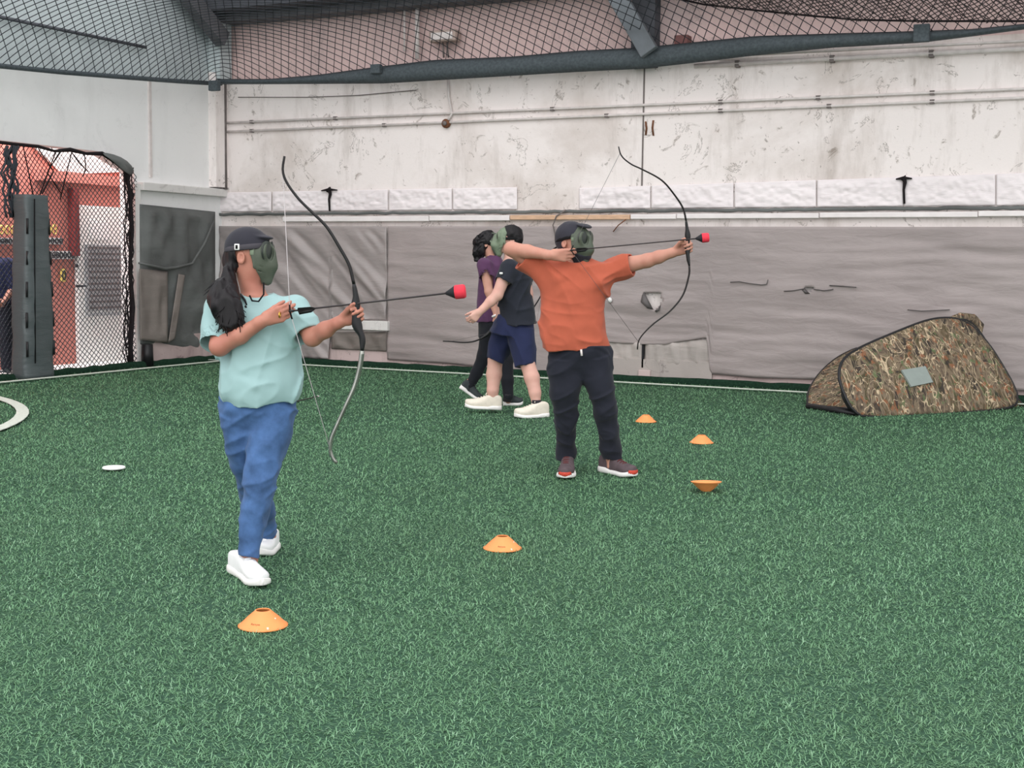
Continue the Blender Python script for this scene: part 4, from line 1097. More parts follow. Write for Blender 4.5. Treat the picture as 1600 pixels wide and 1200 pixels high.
def shoe(P, heel, toe, upper, sole, L=None, lift=0.0, laces=None, wd=.047, collar=.1, toecap=None, sole_h=.028, tongue=None):
    """heel and toe: ground points of the sole in the person's frame. An upper with collar, a sole, laces."""
    heel = np.array(heel, float); toe = np.array(toe, float); x = toe - heel; Ls = np.linalg.norm(x); x /= Ls
    y = N3(np.cross((0, 0, 1.0), x)); z = np.cross(x, y); L = L or Ls
    T = [0, .03, .11, .25, .38, .5, .62, .74, .85, .92, .965, .99, 1.0]
    Wh = [.40, .62, .74, .74, .74, .80, .92, .99, .94, .80, .58, .34, .1]
    Hh = [.60, .86, 1.0, 1.0, .97, .80, .66, .56, .49, .43, .36, .28, .18]
    def ring(t, w_, zb, zt, n=20, e=.7, sh=0):
        c = heel + x * (t * L) + y * (-.006 + .012 * math.sin(t * 3)) 
        out = []
        for k in range(n):
            a = 2 * math.pi * k / n; ca, sa = math.cos(a), math.sin(a)
            yy = w_ * math.copysign(abs(ca) ** e, ca); zz = (zb + zt) / 2 + (zt - zb) / 2 * math.copysign(abs(sa) ** e, sa)
            if sa > 0: yy *= 1 - sh * sa
            spr = .018 * max(0, t - .8) / .2
            out.append(c + y * yy + z * (zz + spr))
        return out
    def loftmesh(rings):
        n = len(rings[0]); mb = MB(); V = [q for r in rings for q in r]
        F = [(i * n + k, i * n + (k + 1) % n, (i + 1) * n + (k + 1) % n, (i + 1) * n + k) for i in range(len(rings) - 1) for k in range(n)]
        F += [tuple(range(n - 1, -1, -1)), tuple((len(rings) - 1) * n + k for k in range(n))]
        return mb.add(V, [q[::-1] for q in F])
    o = loftmesh([ring(t, wd * w_ , sole_h * .5, sole_h + (collar - sole_h) * h, 20, .38 if t < .42 else .8, .05 if t < .42 else .3) for t, w_, h in zip(T, Wh, Hh)]).build('shoe', upper, P.root, mods={'sub': 1})
    so_ = loftmesh([ring(t, wd * w_ * 1.1 + .002, 0, sole_h * (1.0 + .35 * (t < .3)), 20, .55) for t, w_ in zip(T, Wh)]).build('sole', sole, o)
    mb = MB()
    for k in range(5):
        t = .42 + .07 * k; h = np.interp(t, T, Hh); zt = sole_h + (collar - sole_h) * h + .002; c = heel + x * t * L
        w_ = wd * .42
        mb.tube([c - y * w_ + z * (zt - .014), c - y * w_ * .5 + z * (zt - .002), c + z * zt + x * .006, c + y * w_ * .5 + z * (zt - .002), c + y * w_ + z * (zt - .014)], .0045, 6)
    c = heel + x * .40 * L + z * (collar * 1.0)
    mb.tube([c, c - y * .02 + z * .012 + x * .01, c - y * .035 - z * .006 + x * .02], .004, 5); mb.tube([c, c + y * .02 + z * .012 + x * .01, c + y * .035 - z * .006 + x * .02], .004, 5)
    mb.build('laces', laces or upper, o)
    if toecap: loftmesh([ring(t, wd * w_ * 1.14 + .003, sole_h * .3, sole_h + .012 * (1 - (t - .95) / .06), 16, .6) for t, w_ in ((.955, .62), (.98, .44), (1.0, .22), (1.010, .08))]).build('toe_cap', toecap, o)
    if tongue:
        c = heel + x * .34 * L + z * collar
        MB().box(c + z * .014, (.012, .04, .05), (x, y, z)).build('tongue', tongue, o, mods={'bevel': .006})
    return o

def headband(P, c, A, rf, rs, z0, z1, m, name='strap', hgt=.011, r2=.003, a0=0, a1=2 * math.pi, parent=None):
    f, sd, up = A; pts = []
    for q in np.linspace(a0, a1, 40):
        pts.append(c + f * (math.cos(q) * rf - .012) + sd * math.sin(q) * rs + up * (z0 + (z1 - z0) * (1 - math.cos(q)) / 2))
    return MB().tube(pts, [(hgt, r2)] * 40, 8, flat=up, closed=abs(a1 - a0) > 6.2).build(name, m, parent or P.root)

def mask(P, c, A, m, lens_m, h=.004, s=1.0, tilt=0.0, name='face_mask', lens_side=(1, -1), cut=.028, nose=1.0, ls=1.0):
    """moulded full-face guard with two eye ovals, nose ridge and chin vents."""
    f, sd, up = A; Q = lambda a, b, z: c + (f * a + sd * b + up * z) * s
    lo = c - .2; hi = c + .2; F = Fld(lo, hi, h)
    F.ell(Q(.035, 0, -.012), np.array((.098, .088, .132)) * s, A, 0, cut=[(Q(cut, 0, 0), -f - up * .32)])
    F.cap(Q(.118 + .01 * nose, 0, .03), Q(.118 + .032 * nose, 0, -.045), .018 * s, .028 * s, .03)          # nose bulge
    F.cap(Q(.10 + .02 * nose, 0, -.06), Q(.096, 0, -.128), .036 * s, .028 * s, .03)         # muzzle to chin
    for e in (-1, 1):
        F.ell(Q(.104, e * .040, .028), np.array((.024, .040, .048)) * s, A, .014)
        F.ell(Q(.128, e * .046, .028), np.array((.016, .028 * ls, .036 * ls)) * s, A, .004, 's')
        F.cap(Q(.075, e * .068, -.05), Q(.118, e * .03, -.062), .003, .003, .006, 's')
        F.cap(Q(.07, e * .064, -.075), Q(.108, e * .03, -.088), .003, .003, .006, 's')
        F.cap(Q(.05, e * .083, .05), Q(.05, e * .081, -.06), .006 * s, .006 * s, .006)
    F.ell(Q(-.01, 0, -.01), np.array((.100, .076, .120)) * s, A, .004, 's')
    o = F.build(name, m, P.root, 2)
    for e in lens_side:
        g = MB().ball(Q(.108, e * .044, .028), np.array((.012, .029 * ls, .037 * ls)) * s, 20, 12, (N3(f + sd * e * .35), N3(sd - f * e * .35), up)).build('lens', lens_m, o)
    for e in (-1, 1):
        MB().box(Q(cut + .008, e * .082, .02), (.02, .012, .024), A).build('strap_tab', M['mask_pale'], o, mods={'bevel': .003})
    return o

def tshirt(P, lo, hi, h, body, sleeves, neck, m, wr, name='t_shirt', seed=1, side=(1, 0, 0), n=2.3, arms=()):
    F = Fld(lo, hi, h)
    F.loft(body, side, .02, n)
    for a, b, ra, rb in sleeves: F.cap(a, b, ra, rb, .035, flat=True)
    for q_ in wr:
        if len(q_) == 4: F.wrinkle(*q_)
        else: F.folds(q_[0], q_[1], q_[2], q_[3], q_[4], q_[5] if len(q_) > 5 else None)
    for a, b, ra, rb in sleeves:
        a = np.array(a); b = np.array(b); d = N3(b - a)
        F.cap(b - d * .05, b + d * .08, rb - .012, rb - .007, .004, 's')
    if neck: F.ell(neck[0], neck[1], None, .01, 's')
    return F.build(name, m, P.root, 2)

# ---- the woman with the long bow, left of centre
P = Person(400, 890, 'person in mint green t-shirt and blue jeans aiming a bow, dark cap and ponytail')
Rsh, Rel, Rwr = P(346, 484, .02), P(343, 541, -.13), P(414, 500, -.20)
Lsh, Lel, Lwr = P(463, 482, .02), P(488, 527, -.10), P(533, 501, -.19)
NB, HC = P(399, 461, .02), P(391, 400.5, .0)
HF = np.array([.96, -.16, -.14])
ankF, ankB = P(390, 868, -.16), P(419, 838, .36)
F = Fld((-.34, -.36, -.02), (.56, .50, 1.64), .0042)
HP, HA = head(F, HC, HF, .94, NB + np.array([0, 0, -.02]), .0)
F.loft([(P(405, 640, 0), .155, .105), (P(405, 600, 0), .135, .10), (P(403, 545, 0), .135, .10), (P(402, 500, 0), .145, .09), (P(402, 476, .01), .13, .06), (P(400, 464, .015), .07, .05)], (1, 0, 0), .03)
F.chain([Rsh, Rel], [.050, .043], .02).chain([Rel, (Rel * .55 + Rwr * .45) + np.array([0, 0, -.004]), Rwr], [.043, .038, .026], .02)
F.chain([Lsh, Lel], [.050, .040], .02).chain([Lel, Lel * .55 + Lwr * .45, Lwr], [.040, .036, .025], .02)
hand(F, Rwr, P(452, 486, -.215) - Rwr, (0, 1, 0), (0.1, -.25, 1), curl=((18, 38, 30), (16, 40, 32), (18, 40, 32), (28, 48, 30)), thumb=(.75, .25, .6), s=.92, rw=.026)
BOWH = .93
hand(F, Lwr + np.array([.012, 0, 0]), P(562, 487, -.205) - Lwr, (.05, -1, .1), (-.15, -.1, 1), curl=((52, 75, 45), (55, 78, 45), (58, 80, 45), (60, 80, 45)), thumb=(.75, .42, .6), s=.94, rw=.025)
hipF, knF = P(428, 640, -.02), P(406, 752, -.13)
hipB, knB = P(378, 640, .03), P(393, 750, .12)
F.chain([hipF, knF, ankF, P(392, 890, -.15)], [.06, .042, .034, .03], .03); F.chain([hipB, knB, P(406, 800, .27), ankB, ankB + np.array([0, 0, -.07])], [.06, .042, .036, .033, .03], .03)
F.build('body', M['skin_w'], P.root, 1)
W_ROOT, W_HA, W_HP = P, HA, HP
# t-shirt
tab = [(629, 358, 463, .135), (622, 343, 471, .145), (608, 340, 473, .15), (590, 341, 472, .15), (560, 344, 468, .145), (530, 342, 467, .14), (505, 338, 468, .135), (485, 336, 470, .11), (472, 350, 457, .085), (462, 372, 432, .07), (456, 381, 424, .06)]
tshirt(P, (-.36, -.36, .66), (.36, .30, 1.36), .005, P.rows(tab, dy=.0), [(P(348, 484, .01), P(338, 540, -.10), .078, .082), (P(461, 484, .01), P(481, 524, -.075), .074, .072)],
       (P(402, 455, -.02), (.075, .075, .035)), M['mint'],
       [(.007, (5, 5, 4), 3, .6), (.0035, (14, 14, 6), 5, .8), (.013, (.35, 0, 1), 2.2, 11, 3), (.012, (1, -.2, .25), 2.5, 12, 8, (P(405, 605, -.14), .20)),
        (.011, (.8, 0, -.6), 3, 14, 5, (P(465, 515, -.08), .12)), (.010, (-.7, 0, -.7), 3, 14, 6, (P(335, 525, -.06), .12))])
# jeans
F = Fld((-.28, -.32, .06), (.28, .5, .92), .005)
F.loft(P.rows([(685, 375, 435, .05), (662, 352, 454, .11), (640, 342, 465, .130), (618, 346, 463, .118), (600, 352, 460, .10)]), (1, 0, 0), .02, 2.2)
legF = P.rows([(868, 374, 405, .055, -.17), (845, 373, 408, .058, -.165), (820, 374, 415, .065, -.155), (790, 376, 424, .073, -.14), (755, 380, 431, .08, -.12), (720, 385, 441, .088, -.08), (690, 388, 451, .098, -.05), (655, 392, 461, .11, -.02), (635, 397, 464, .11, 0)])
legB = P.rows([(838, 403, 434, .055, .36), (815, 398, 432, .06, .32), (790, 383, 428, .068, .25), (765, 372, 420, .075, .17), (735, 365, 412, .085, .1), (700, 355, 405, .1, .04), (660, 347, 402, .11, .0), (635, 344, 402, .11, 0)])
F.loft(legF, (1, 0, 0), .018, 2.1); F.loft(legB, (1, 0, 0), .018, 2.1)
F.wrinkle(.005, (8, 8, 12), 4, 1.0).folds(.009, (1, 0, .35), 2.5, 15, 3).folds(.011, (1, 0, -.5), 3, 16, 7, (P(405, 770, -.2), .17)).folds(.010, (1, 0, .9), 3, 13, 9, (P(405, 665, -.13), .10))
F.build('jeans', M['denim'], P.root, 2)
shoe(P, P.gnd(366, 893), P.gnd(412, 921), M['white_shoe'], M['white_sole'], wd=.052, collar=.115, sole_h=.034, tongue=M['white_shoe'])
shoe(P, P.gnd(430, 857), P.gnd(405, 872), M['white_shoe'], M['white_sole'], wd=.048, collar=.11, sole_h=.032)
# cap, mask, straps, hair
f, sd, up = HA
Q = lambda a, b, z: HC + (f * a + sd * b + up * z) * .94
F = Fld(HC - .22, HC + .22, .004)
F.ell(Q(-.014, 0, .040), np.array((.114, .094, .104)) * .94, HA, 0, cut=[(Q(0, 0, .032), -up + f * .12)])
F.ell(Q(.062, 0, .094), np.array((.054, .062, .011)) * .94, (N3(f + up * -.1), sd, N3(up + f * .1)), .01)
cap_o = F.build('cap', M['cap'], P.root, 1)
mk = mask(P, HC, HA, M['mask'], M['lens'], .004, .85, cut=.034, nose=.15, ls=1.5)
headband(P, HC, HA, .104, .087, .050, .028, M['strap'], hgt=.013, r2=.004)
MB().box(Q(-.030, -.097, .044), (.024, .008, .028), HA).build('buckle', M['white_paint'], P.root, mods={'bevel': .003})
MB().box(Q(-.030, -.1015, .044), (.010, .004, .017), HA).build('buckle_slot', M['strap_black'], P.root)
F = Fld(HC + np.array((-.28, -.2, -.42)), HC + np.array((.2, .2, .18)), .005)
F.ell(Q(-.026, 0, .020), np.array((.098, .086, .100)) * .94, HA, .01, cut=[(Q(-.045, 0, 0), f + up * .15)])
tie = P(358, 424, -.05)
F.chain([Q(-.09, 0, -.03), tie], [.045, .022], .03)
F.chain([tie, P(356, 438, -.075), P(352, 455, -.10), P(355, 478, -.15), P(362, 500, -.16), P(370, 519, -.15)], [.020, .030, .050, .060, .048, .016], .03)
F.chain([P(352, 448, -.08), P(341, 468, -.12), P(347, 490, -.15)], [.03, .036, .022], .03)
F.wrinkle(.009, (40, 40, 6), 2, .8)
hair_o = F.build('hair', M['hair'], P.root, 1)
rg = random.Random(1); mb = MB()
for k in range(150):
    a = rg.uniform(0, 6.28); r = rg.uniform(.02, .06); c0 = tie + np.array([math.cos(a) * .016, math.sin(a) * .016, 0])
    e = P(rg.uniform(337, 386), rg.uniform(488, 526), -.16 + rg.uniform(-.05, .05))
    m1 = P(353 + rg.uniform(-11, 14), 450 + rg.uniform(-4, 4), -.09 + rg.uniform(-.04, .03)); m2 = P(356 + rg.uniform(-22, 22), 476 + rg.uniform(-6, 6), -.165 + rg.uniform(-.05, .02))
    pts = []
    for t in np.linspace(0, 1, 9):
        b = [(1 - t) ** 3, 3 * t * (1 - t) ** 2, 3 * t * t * (1 - t), t ** 3]; pts.append(c0 * b[0] + m1 * b[1] + m2 * b[2] + e * b[3])
    mb.tube(pts, [.0045 * (1 - .75 * i / 8) + .0008 for i in range(9)], 4)
for x0, y0, x1, y1 in ((352, 432, 320, 455), (350, 436, 318, 462), (354, 436, 326, 466), (372, 500, 390, 492), (378, 470, 391, 495), (376, 460, 388, 482)):
    mb.tube([P(x0, y0, -.05), P((x0 + x1) / 2, (y0 + y1) / 2 - 3, -.1), P(x1, y1, -.09)], [.006, .006, .001], 4)
mb.build('hair_strands', M['hair'], hair_o)
MB().lathe([(.018, -.012), (.027, 0), (.018, .012)], tie, 14).build('hair_tie', M['white_paint'], P.root)
MB().tube([P(412, 442, -.06), P(412, 460, -.10), P(404, 471, -.12), P(394, 470, -.11), P(390, 462, -.09)], .004, 6).build('chin_strap', M['strap_black'], P.root)
q_ = P(437, 492, -.235); MB().tube([q_ + np.array([0, .012 * math.cos(a), .012 * math.sin(a)]) for a in np.linspace(0, 6.283, 14, endpoint=False)], .0035, 6, closed=True).build('ring', M['gold'], P.root)

# ---- bows and arrows (held things of their own)
def smooth_path(pts, n):
    P_ = np.array(pts, float); k = np.zeros(len(P_)); k[1:] = np.cumsum(np.linalg.norm(np.diff(P_, axis=0), axis=1)); t = np.linspace(0, k[-1], n)
    Pe = np.vstack([2 * P_[0] - P_[1], P_, 2 * P_[-1] - P_[-2]]); out = []
    for x in t:
        i = min(np.searchsorted(k, x, 'right') - 1, len(P_) - 2); u = (x - k[i]) / (k[i + 1] - k[i])
        a, b, c, d = Pe[i], Pe[i + 1], Pe[i + 2], Pe[i + 3]
        out.append(.5 * ((2 * b) + (c - a) * u + (2 * a - 5 * b + 4 * c - d) * u * u + (3 * b - a - 3 * c + d) * u ** 3))
    return out

def bow(P, dy, top, riser, bot, label, lw=(.016, .0055), rw_=(.017, .024), nock=None, sm=None, bot_m=None, bs=1.0):
    t3 = lambda l: [P.W(P(*(q if len(q) == 3 else (*q, dy)))) for q in l]
    T, R, B = t3(top), t3(riser), t3(bot)
    c = R[len(R) // 2]
    t = thing('bow', c, label, 'bow')
    ey = P.ey
    n = 36; pth = smooth_path(T, n); MB().tube(pth, [(lw[0] * (.55 + .45 * min(1, i / 12)), lw[1] * (.75 + .4 * i / n)) for i in range(n)], 10, flat=ey).build('upper_limb', M['limb'], t)
    n = 24; pth = smooth_path(R, n); k = [math.sin(math.pi * min(1, max(0, i / (n - 1)))) for i in range(n)]
    MB().tube(pth, [(lw[0] + (rw_[0] - lw[0]) * q, lw[1] * 1.15 + (rw_[1] - lw[1]) * q * (.8 + .2 * math.cos(i * .9))) for i, q in enumerate(k)], 12, flat=ey).build('riser', M['black'], t)
    n = 36; pth = smooth_path(B, n); MB().tube(pth, [(lw[0] * (.55 + .45 * min(1, (n - 1 - i) / 12)), lw[1] * bs * (.75 + .4 * (n - i) / n)) for i in range(n)], 10, flat=ey).build('lower_limb', bot_m or M['limb'], t)
    if nock is not None:
        N_ = P.W(P(*nock)); s = MB().tube([T[1], N_, B[-2]], .0015, 6)
        s.build('bowstring', sm or M['string'], t)
        MB().tube([N_ + (T[1] - N_) * .05, N_, N_ + (B[-2] - N_) * .05], .004, 6).build('serving', M['strap_black'], t)
    return t

def arrow(Pa, Pb, label, foam=True, r=.0042, fl=.035):
    Pa, Pb = np.array(Pa), np.array(Pb); x = N3(Pb - Pa); y = N3(np.cross((0, 0, 1.0), x)); z = np.cross(x, y); A = (y, z, x)
    t = thing('arrow', (Pa + Pb) / 2, label, 'arrow')
    L = np.linalg.norm(Pb - Pa)
    MB().tube([Pa, Pb - x * (.03 if foam else 0)], r, 8).build('shaft', M['shaft'], t)
    MB().tube([Pa - x * .012, Pa + x * .012], [r * .8, r * 1.5], 8).build('nock', M['black'], t)
    for k in range(3):
        a = 2 * math.pi * k / 3 + .5; d = y * math.cos(a) + z * math.sin(a)
        c = Pa + x * .07
        mb = MB().add([c - x * .04 + d * r, c + x * .04 + d * r, c + x * .02 + d * (r + .012), c - x * .035 + d * (r + .016)], [(0, 1, 2, 3)]); mb.build('fletching', M['black'], t, mods={'solid': .0016})
    if foam:
        MB().lathe([(.006, 0), (.012, .012), (.028, .040), (.029, .046)], Pb - x * .085, 20, A).build('tip_cup', M['rubber'], t)
        MB().lathe([(.026, 0), (.031, .004), (.031, .040), (.027, .048), (.012, .050)], Pb - x * .045, 24, A).build('foam_tip', M['foam_red'], t)
    else: MB().lathe([(.006, 0), (.010, .008), (.008, .03), (.003, .04)], Pb - x * .03, 10, A).build('point', M['pipe'], t)
    return t
BD = -.245
bow(P, BD, [(444.5, 244), (441.8, 266), (448, 285), (466, 310), (488, 332), (510, 354), (529, 384), (545.5, 414), (553, 444)],
    [(553, 444), (556, 464), (555.5, 478), (556, 492), (557.5, 506), (561, 516), (566, 528), (566, 548)],
    [(566, 548), (562, 575), (554, 604), (541, 633), (526, 666), (518, 686), (516, 704), (520, 716), (526.5, 724)],
    'long black recurve bow held upright by the woman in the mint t-shirt', (.015, .0068), (.017, .023), (453, 487, -.225), M['string'], M['limb_glare'], 1.5)
arrow(P.W(P(455, 486, -.228)), P.W(P(726, 455, -.30)), 'foam-tipped arrow on the bow of the woman in the mint t-shirt')

# ---- the man in the orange t-shirt
P = Person(925, 744, 'person in rust orange t-shirt and black joggers drawing a bow, black cap and green mask')
Rsh, Rel, Rwr = P(842, 416, .02), P(799, 389, -.02), P(862, 399, -.15)
Lsh, Lel, Lwr = P(962, 418, .02), P(1012, 407, -.06), P(1056, 393, -.12)
NB, HC = P(898, 412, .02), P(895, 379, 0)
HF = np.array([.80, -.60, -.10])
F = Fld((-.66, -.38, -.02), (.82, .34, 1.78), .0055)
HP, HA = head(F, HC, HF, 1.0, NB + np.array([0, 0, -.03]))
F.loft([(P(904, 556, 0), .18, .12), (P(902, 500, 0), .17, .12), (P(898, 450, 0), .19, .12), (P(899, 424, 0), .19, .09), (P(898, 410, .01), .09, .07)], (1, 0, 0), .03)
F.chain([Rsh, Rel], [.062, .048], .03).chain([Rel, Rel * .6 + Rwr * .4, Rwr], [.048, .045, .030], .02)
F.chain([Lsh, Lel], [.062, .046], .03).chain([Lel, Lel * .6 + Lwr * .4, Lwr], [.046, .042, .030], .02)
hand(F, Rwr, P(890, 399, -.17) - Rwr, (.2, 1, 0), (.1, -.2, 1), curl=((12, 50, 45), (14, 55, 45), (16, 60, 45), (25, 70, 45)), thumb=(.85, .05, .55), s=1.08, rw=.031)
hand(F, Lwr, P(1074, 386, -.14) - Lwr, (.05, -1, .0), (-.05, -.1, 1), curl=((58, 80, 50), (60, 82, 50), (60, 84, 50), (62, 84, 50)), thumb=(.6, .5, .75), s=1.08, rw=.031)
for hx, kn, an in ((P(880, 556, 0), P(884, 645, .03), P(886, 713, .17)), (P(930, 556, 0), P(946, 645, .0), P(955, 712, .11))):
    F.chain([hx, kn, an, an + np.array([0, -.01, -.07])], [.070, .044, .036, .032], .03)
F.build('body', M['skin_m'], P.root, 1)
tab = [(545, 844, 953, .15), (535, 845, 952, .15), (510, 845, 948, .145), (480, 846, 945, .14), (455, 843, 950, .14), (435, 838, 960, .135), (420, 836, 964, .115), (411, 850, 950, .09), (406, 868, 930, .075), (402, 876, 922, .06)]
tshirt(P, (-.62, -.36, .82), (.34, .34, 1.52), .0055, P.rows(tab), [(P(846, 417, .02), P(818, 402, .0), .088, .082), (P(957, 420, .02), P(985, 413, -.02), .082, .078)],
       (P(899, 401, -.03), (.085, .085, .05)), M['orange'], [(.009, (4, 4, 3), 11, .7), (.004, (12, 12, 4), 6, 1.0), (.018, (.55, 0, -1), 1.4, 8.5, 3), (.016, (1, 0, .35), 2, 12, 12, (P(940, 432, -.1), .20)), (.016, (.9, 0, -.7), 2, 12, 14, (P(850, 428, -.1), .22)), (.013, (1, 0, -.1), 2.4, 11, 17, (P(905, 525, -.15), .22))])
F = Fld((-.38, -.26, .08), (.34, .26, .90), .0055)
F.loft(P.rows([(590, 875, 936, .06), (572, 862, 949, .11), (556, 857, 955, .13), (536, 857, 952, .14)]), (1, 0, 0), .02, 2.2)
F.loft(P.rows([(714, 870, 898, .062, .17), (704, 868, 901, .07, .16), (690, 868, 899, .072, .13), (665, 866, 901, .075, .08), (640, 865, 903, .08, .03), (610, 860, 908, .095, -.02), (580, 856, 910, .115), (556, 856, 912, .12)]), (1, 0, 0), .015, 2.1)
F.loft(P.rows([(714, 941, 970, .065, .11), (704, 939, 974, .075, .10), (690, 938, 967, .075, .08), (665, 934, 965, .075, .04), (640, 928, 965, .085, .0), (610, 916, 961, .1, -.02), (580, 906, 958, .115), (556, 902, 956, .12)]), (1, 0, 0), .015, 2.1)
F.wrinkle(.008, (7, 7, 8), 3, 1.0).folds(.012, (1, 0, .5), 2, 11, 3).folds(.016, (1, 0, -.3), 3, 13, 6, (P(885, 690, -.05), .2)).folds(.016, (1, 0, .2), 3, 12, 8, (P(955, 690, -.05), .2))
F.build('joggers', M['black_pants'], P.root, 2)
for x, y, dy in ((886, 722, .17), (955, 722, .11)):
    MB().tube([P(x, y - 12, dy), P(x, y + 6, dy)], [.040, .036], 14).build('sock', M['sock'], P.root)
MB().tube([P(908, 546, -.15), P(909, 556, -.155)], .008, 6).build('drawstring_tip', M['pipe'], P.root)
shoe(P, P.gnd(887, 731), P.gnd(883, 751), M['grey_shoe'], M['white_sole'], wd=.060, collar=.135, sole_h=.036, laces=M['maroon_lace'], toecap=M['red_rubber'], tongue=M['white_sock'])
shoe(P, P.gnd(940, 737), P.gnd(992, 748), M['grey_shoe'], M['white_sole'], wd=.060, collar=.135, sole_h=.038, laces=M['maroon_lace'], toecap=M['red_rubber'])
f, sd, up = HA
Q = lambda a, b, z: HC + f * a + sd * b + up * z
F = Fld(HC - .24, HC + .24, .005)
F.ell(Q(-.016, 0, .038), (.118, .096, .108), HA, 0, cut=[(Q(0, 0, .018), -up + f * .35)])
F.ell(Q(.092, 0, .112), (.046, .066, .012), (N3(f - up * .3), sd, N3(up + f * .3)), .012)
F.ell(Q(-.03, 0, .0), (.095, .084, .075), HA, .012, cut=[(Q(-.025, 0, 0), f)])
F.wrinkle(.003, (18, 18, 18), 4, .4)
F.build('cap', M['cap'], P.root, 1)
mask(P, HC, HA, M['mask'], M['lens'], .005, 1.02, cut=.045, nose=.6, ls=1.35)
headband(P, HC, HA, .110, .092, .048, .004, M['strap_black'], hgt=.012, r2=.004)
MB().tube([Q(-.115, -.02, -.03), Q(-.14, -.03, -.045), Q(-.165, -.02, -.075)], .005, 5).build('strap_end', M['strap_black'], P.root)
F = Fld(HC - .2, HC + .2, .006)     # dark chin guard under the mask
F.ell(Q(.036, 0, -.012), (.112, .096, .145), HA, 0, cut=[(Q(.04, 0, 0), -f), (Q(.14, 0, -.100), up + f * .45)]); F.cap(Q(.118, 0, -.09), Q(.085, 0, -.138), .030, .024, .02)
F.build('chin_guard', M['cap'], P.root, 1)
BD = -.185
bow(P, BD, [(966.5, 229), (969, 239), (974, 247), (987, 257), (1004, 265), (1033, 281), (1052, 302), (1067, 325), (1072, 345)],
    [(1072, 345), (1074, 362), (1075, 376), (1074.5, 392), (1075, 402), (1077, 415)],
    [(1077, 415), (1076.5, 430), (1067, 461), (1047, 486), (1021, 506), (1004, 523), (997.5, 534), (996, 546)],
    'bow at full draw held out by the man in the orange t-shirt', (.018, .0055), (.017, .021), (892, 391, -.20), M['string_dark'])
arrow(P.W(P(893, 391, -.20)), P.W(P(1107, 371, -.24)), 'foam-tipped arrow on the bow of the man in the orange t-shirt')

# ---- the man in black t-shirt and navy shorts walking left
P = Person(795, 647, 'person in black t-shirt and navy shorts walking left, wearing cream shoes', depth=12.5)
Sh, El, Wr = P(793, 420, -.17), P(777, 461, -.22), P(750, 487, -.26)
NB, HC = P(797, 402, 0), P(796, 375, 0)
HF = np.array([-.92, -.10, .30])
F = Fld((-.62, -.45, -.02), (.50, .40, 1.90), .007)
HP, HA = head(F, HC, HF, 1.03, NB + np.array([0, 0, -.04]))
F.loft([(P(800, 510), .17, .15), (P(806, 460), .17, .15), (P(804, 425), .14, .16), (P(798, 408), .07, .07)], (1, 0, 0), .03)
F.chain([Sh, El], [.065, .052], .03).chain([El, El * .6 + Wr * .4, Wr], [.052, .046, .033], .02)
hand(F, Wr, P(738, 499, -.27) - Wr, (.4, .9, -.5), (-.6, -.2, .6), curl=(35, 45, 30), thumb=(.7, .4, .4), s=1.1, rw=.033)
Sh2, El2, Wr2 = P(815, 424, .16), P(824, 462, .2), P(815, 495, .2)
F.chain([Sh2, El2, Wr2], [.062, .048, .032], .02); hand(F, Wr2, Wr2 - El2, (-1, 0, 0), (0, -1, 0), s=1.05, rw=.033)
kF, aF = P(774, 562, .12), P(770, 628, .10); kB, aB = P(824, 568, -.15), P(838, 632, -.25)
F.chain([P(795, 512, .08), kF], [.07, .070], .03).chain([kF, P(772, 585, .13), P(770, 610, .1), aF, aF + np.array([0, 0, -.05])], [.072, .074, .056, .040, .036], .02)
F.chain([P(812, 512, -.08), kB], [.07, .068], .03).chain([kB, P(831, 590, -.19), P(836, 614, -.23), aB, aB + np.array([0, 0, -.05])], [.07, .072, .056, .040, .036], .02)
F.build('body', M['skin_b'], P.root, 1)
tab = [(506, 777, 837, .2), (495, 777, 837, .2), (470, 778, 834, .195), (445, 779, 832, .2), (425, 781, 828, .2), (412, 786, 818, .15), (405, 790, 810, .1)]
tshirt(P, (-.42, -.45, .85), (.45, .42, 1.56), .007, P.rows(tab), [(Sh + np.array([0.02, .02, 0]), P(787, 441, -.2), .095, .088), (Sh2, P(820, 445, .18), .09, .085)],
       (P(796, 401, -.02), (.08, .08, .05)), M['black_cloth'], [(.009, (4, 4, 4), 7, .6), (.014, (-.5, -.2, -1), 2, 9, 3), (.012, (1, 0, .2), 2, 10, 5, (P(806, 480, -.2), .3))])
q_ = P(783, 427, -.275); MB().box(q_, (.03, .012, .018)).build('sleeve_badge', M['white_paint'], P.root)
F = Fld((-.40, -.36, .40), (.42, .36, .98), .007)
F.loft(P.rows([(525, 764, 836, .19), (508, 771, 836, .185), (494, 779, 834, .175)]), (1, 0, 0), .02, 2.2)
F.loft(P.rows([(562, 761, 789, .11, .1), (540, 763, 799, .115, .09), (515, 772, 812, .12, .07)]), (1, 0, 0), .02, 2.2)
F.loft(P.rows([(572, 804, 837, .115, -.14), (545, 798, 838, .125, -.10), (515, 790, 836, .12, -.07)]), (1, 0, 0), .02, 2.2)
F.wrinkle(.007, (5, 5, 5), 2, .7).folds(.013, (.5, 0, -1), 2, 9, 4)
F.build('shorts', M['navy'], P.root, 2)
for a in (aF, aB): MB().tube([a + np.array([0, 0, .045]), a + np.array([0, 0, -.06])], [.047, .045], 14).build('sock', M['sock'], P.root)
z_ = .03
sh = shoe(P, P(784, 641, .10), P(726, 638, .10), M['cream_shoe'], M['white_sole'], wd=.064, collar=.15, sole_h=.036)
shoe(P, P.gnd(857, 652), P.gnd(804, 654), M['cream_shoe'], M['white_sole'], wd=.064, collar=.155, sole_h=.036)
f, sd, up = HA
Q = lambda a, b, z: HC + (f * a + sd * b + up * z) * 1.03
F = Fld(HC - .22, HC + .22, .006)
F.ell(Q(-.022, 0, .045), (.108, .090, .100), HA, 0, cut=[(Q(.01, 0, 0), f - up * .9)])
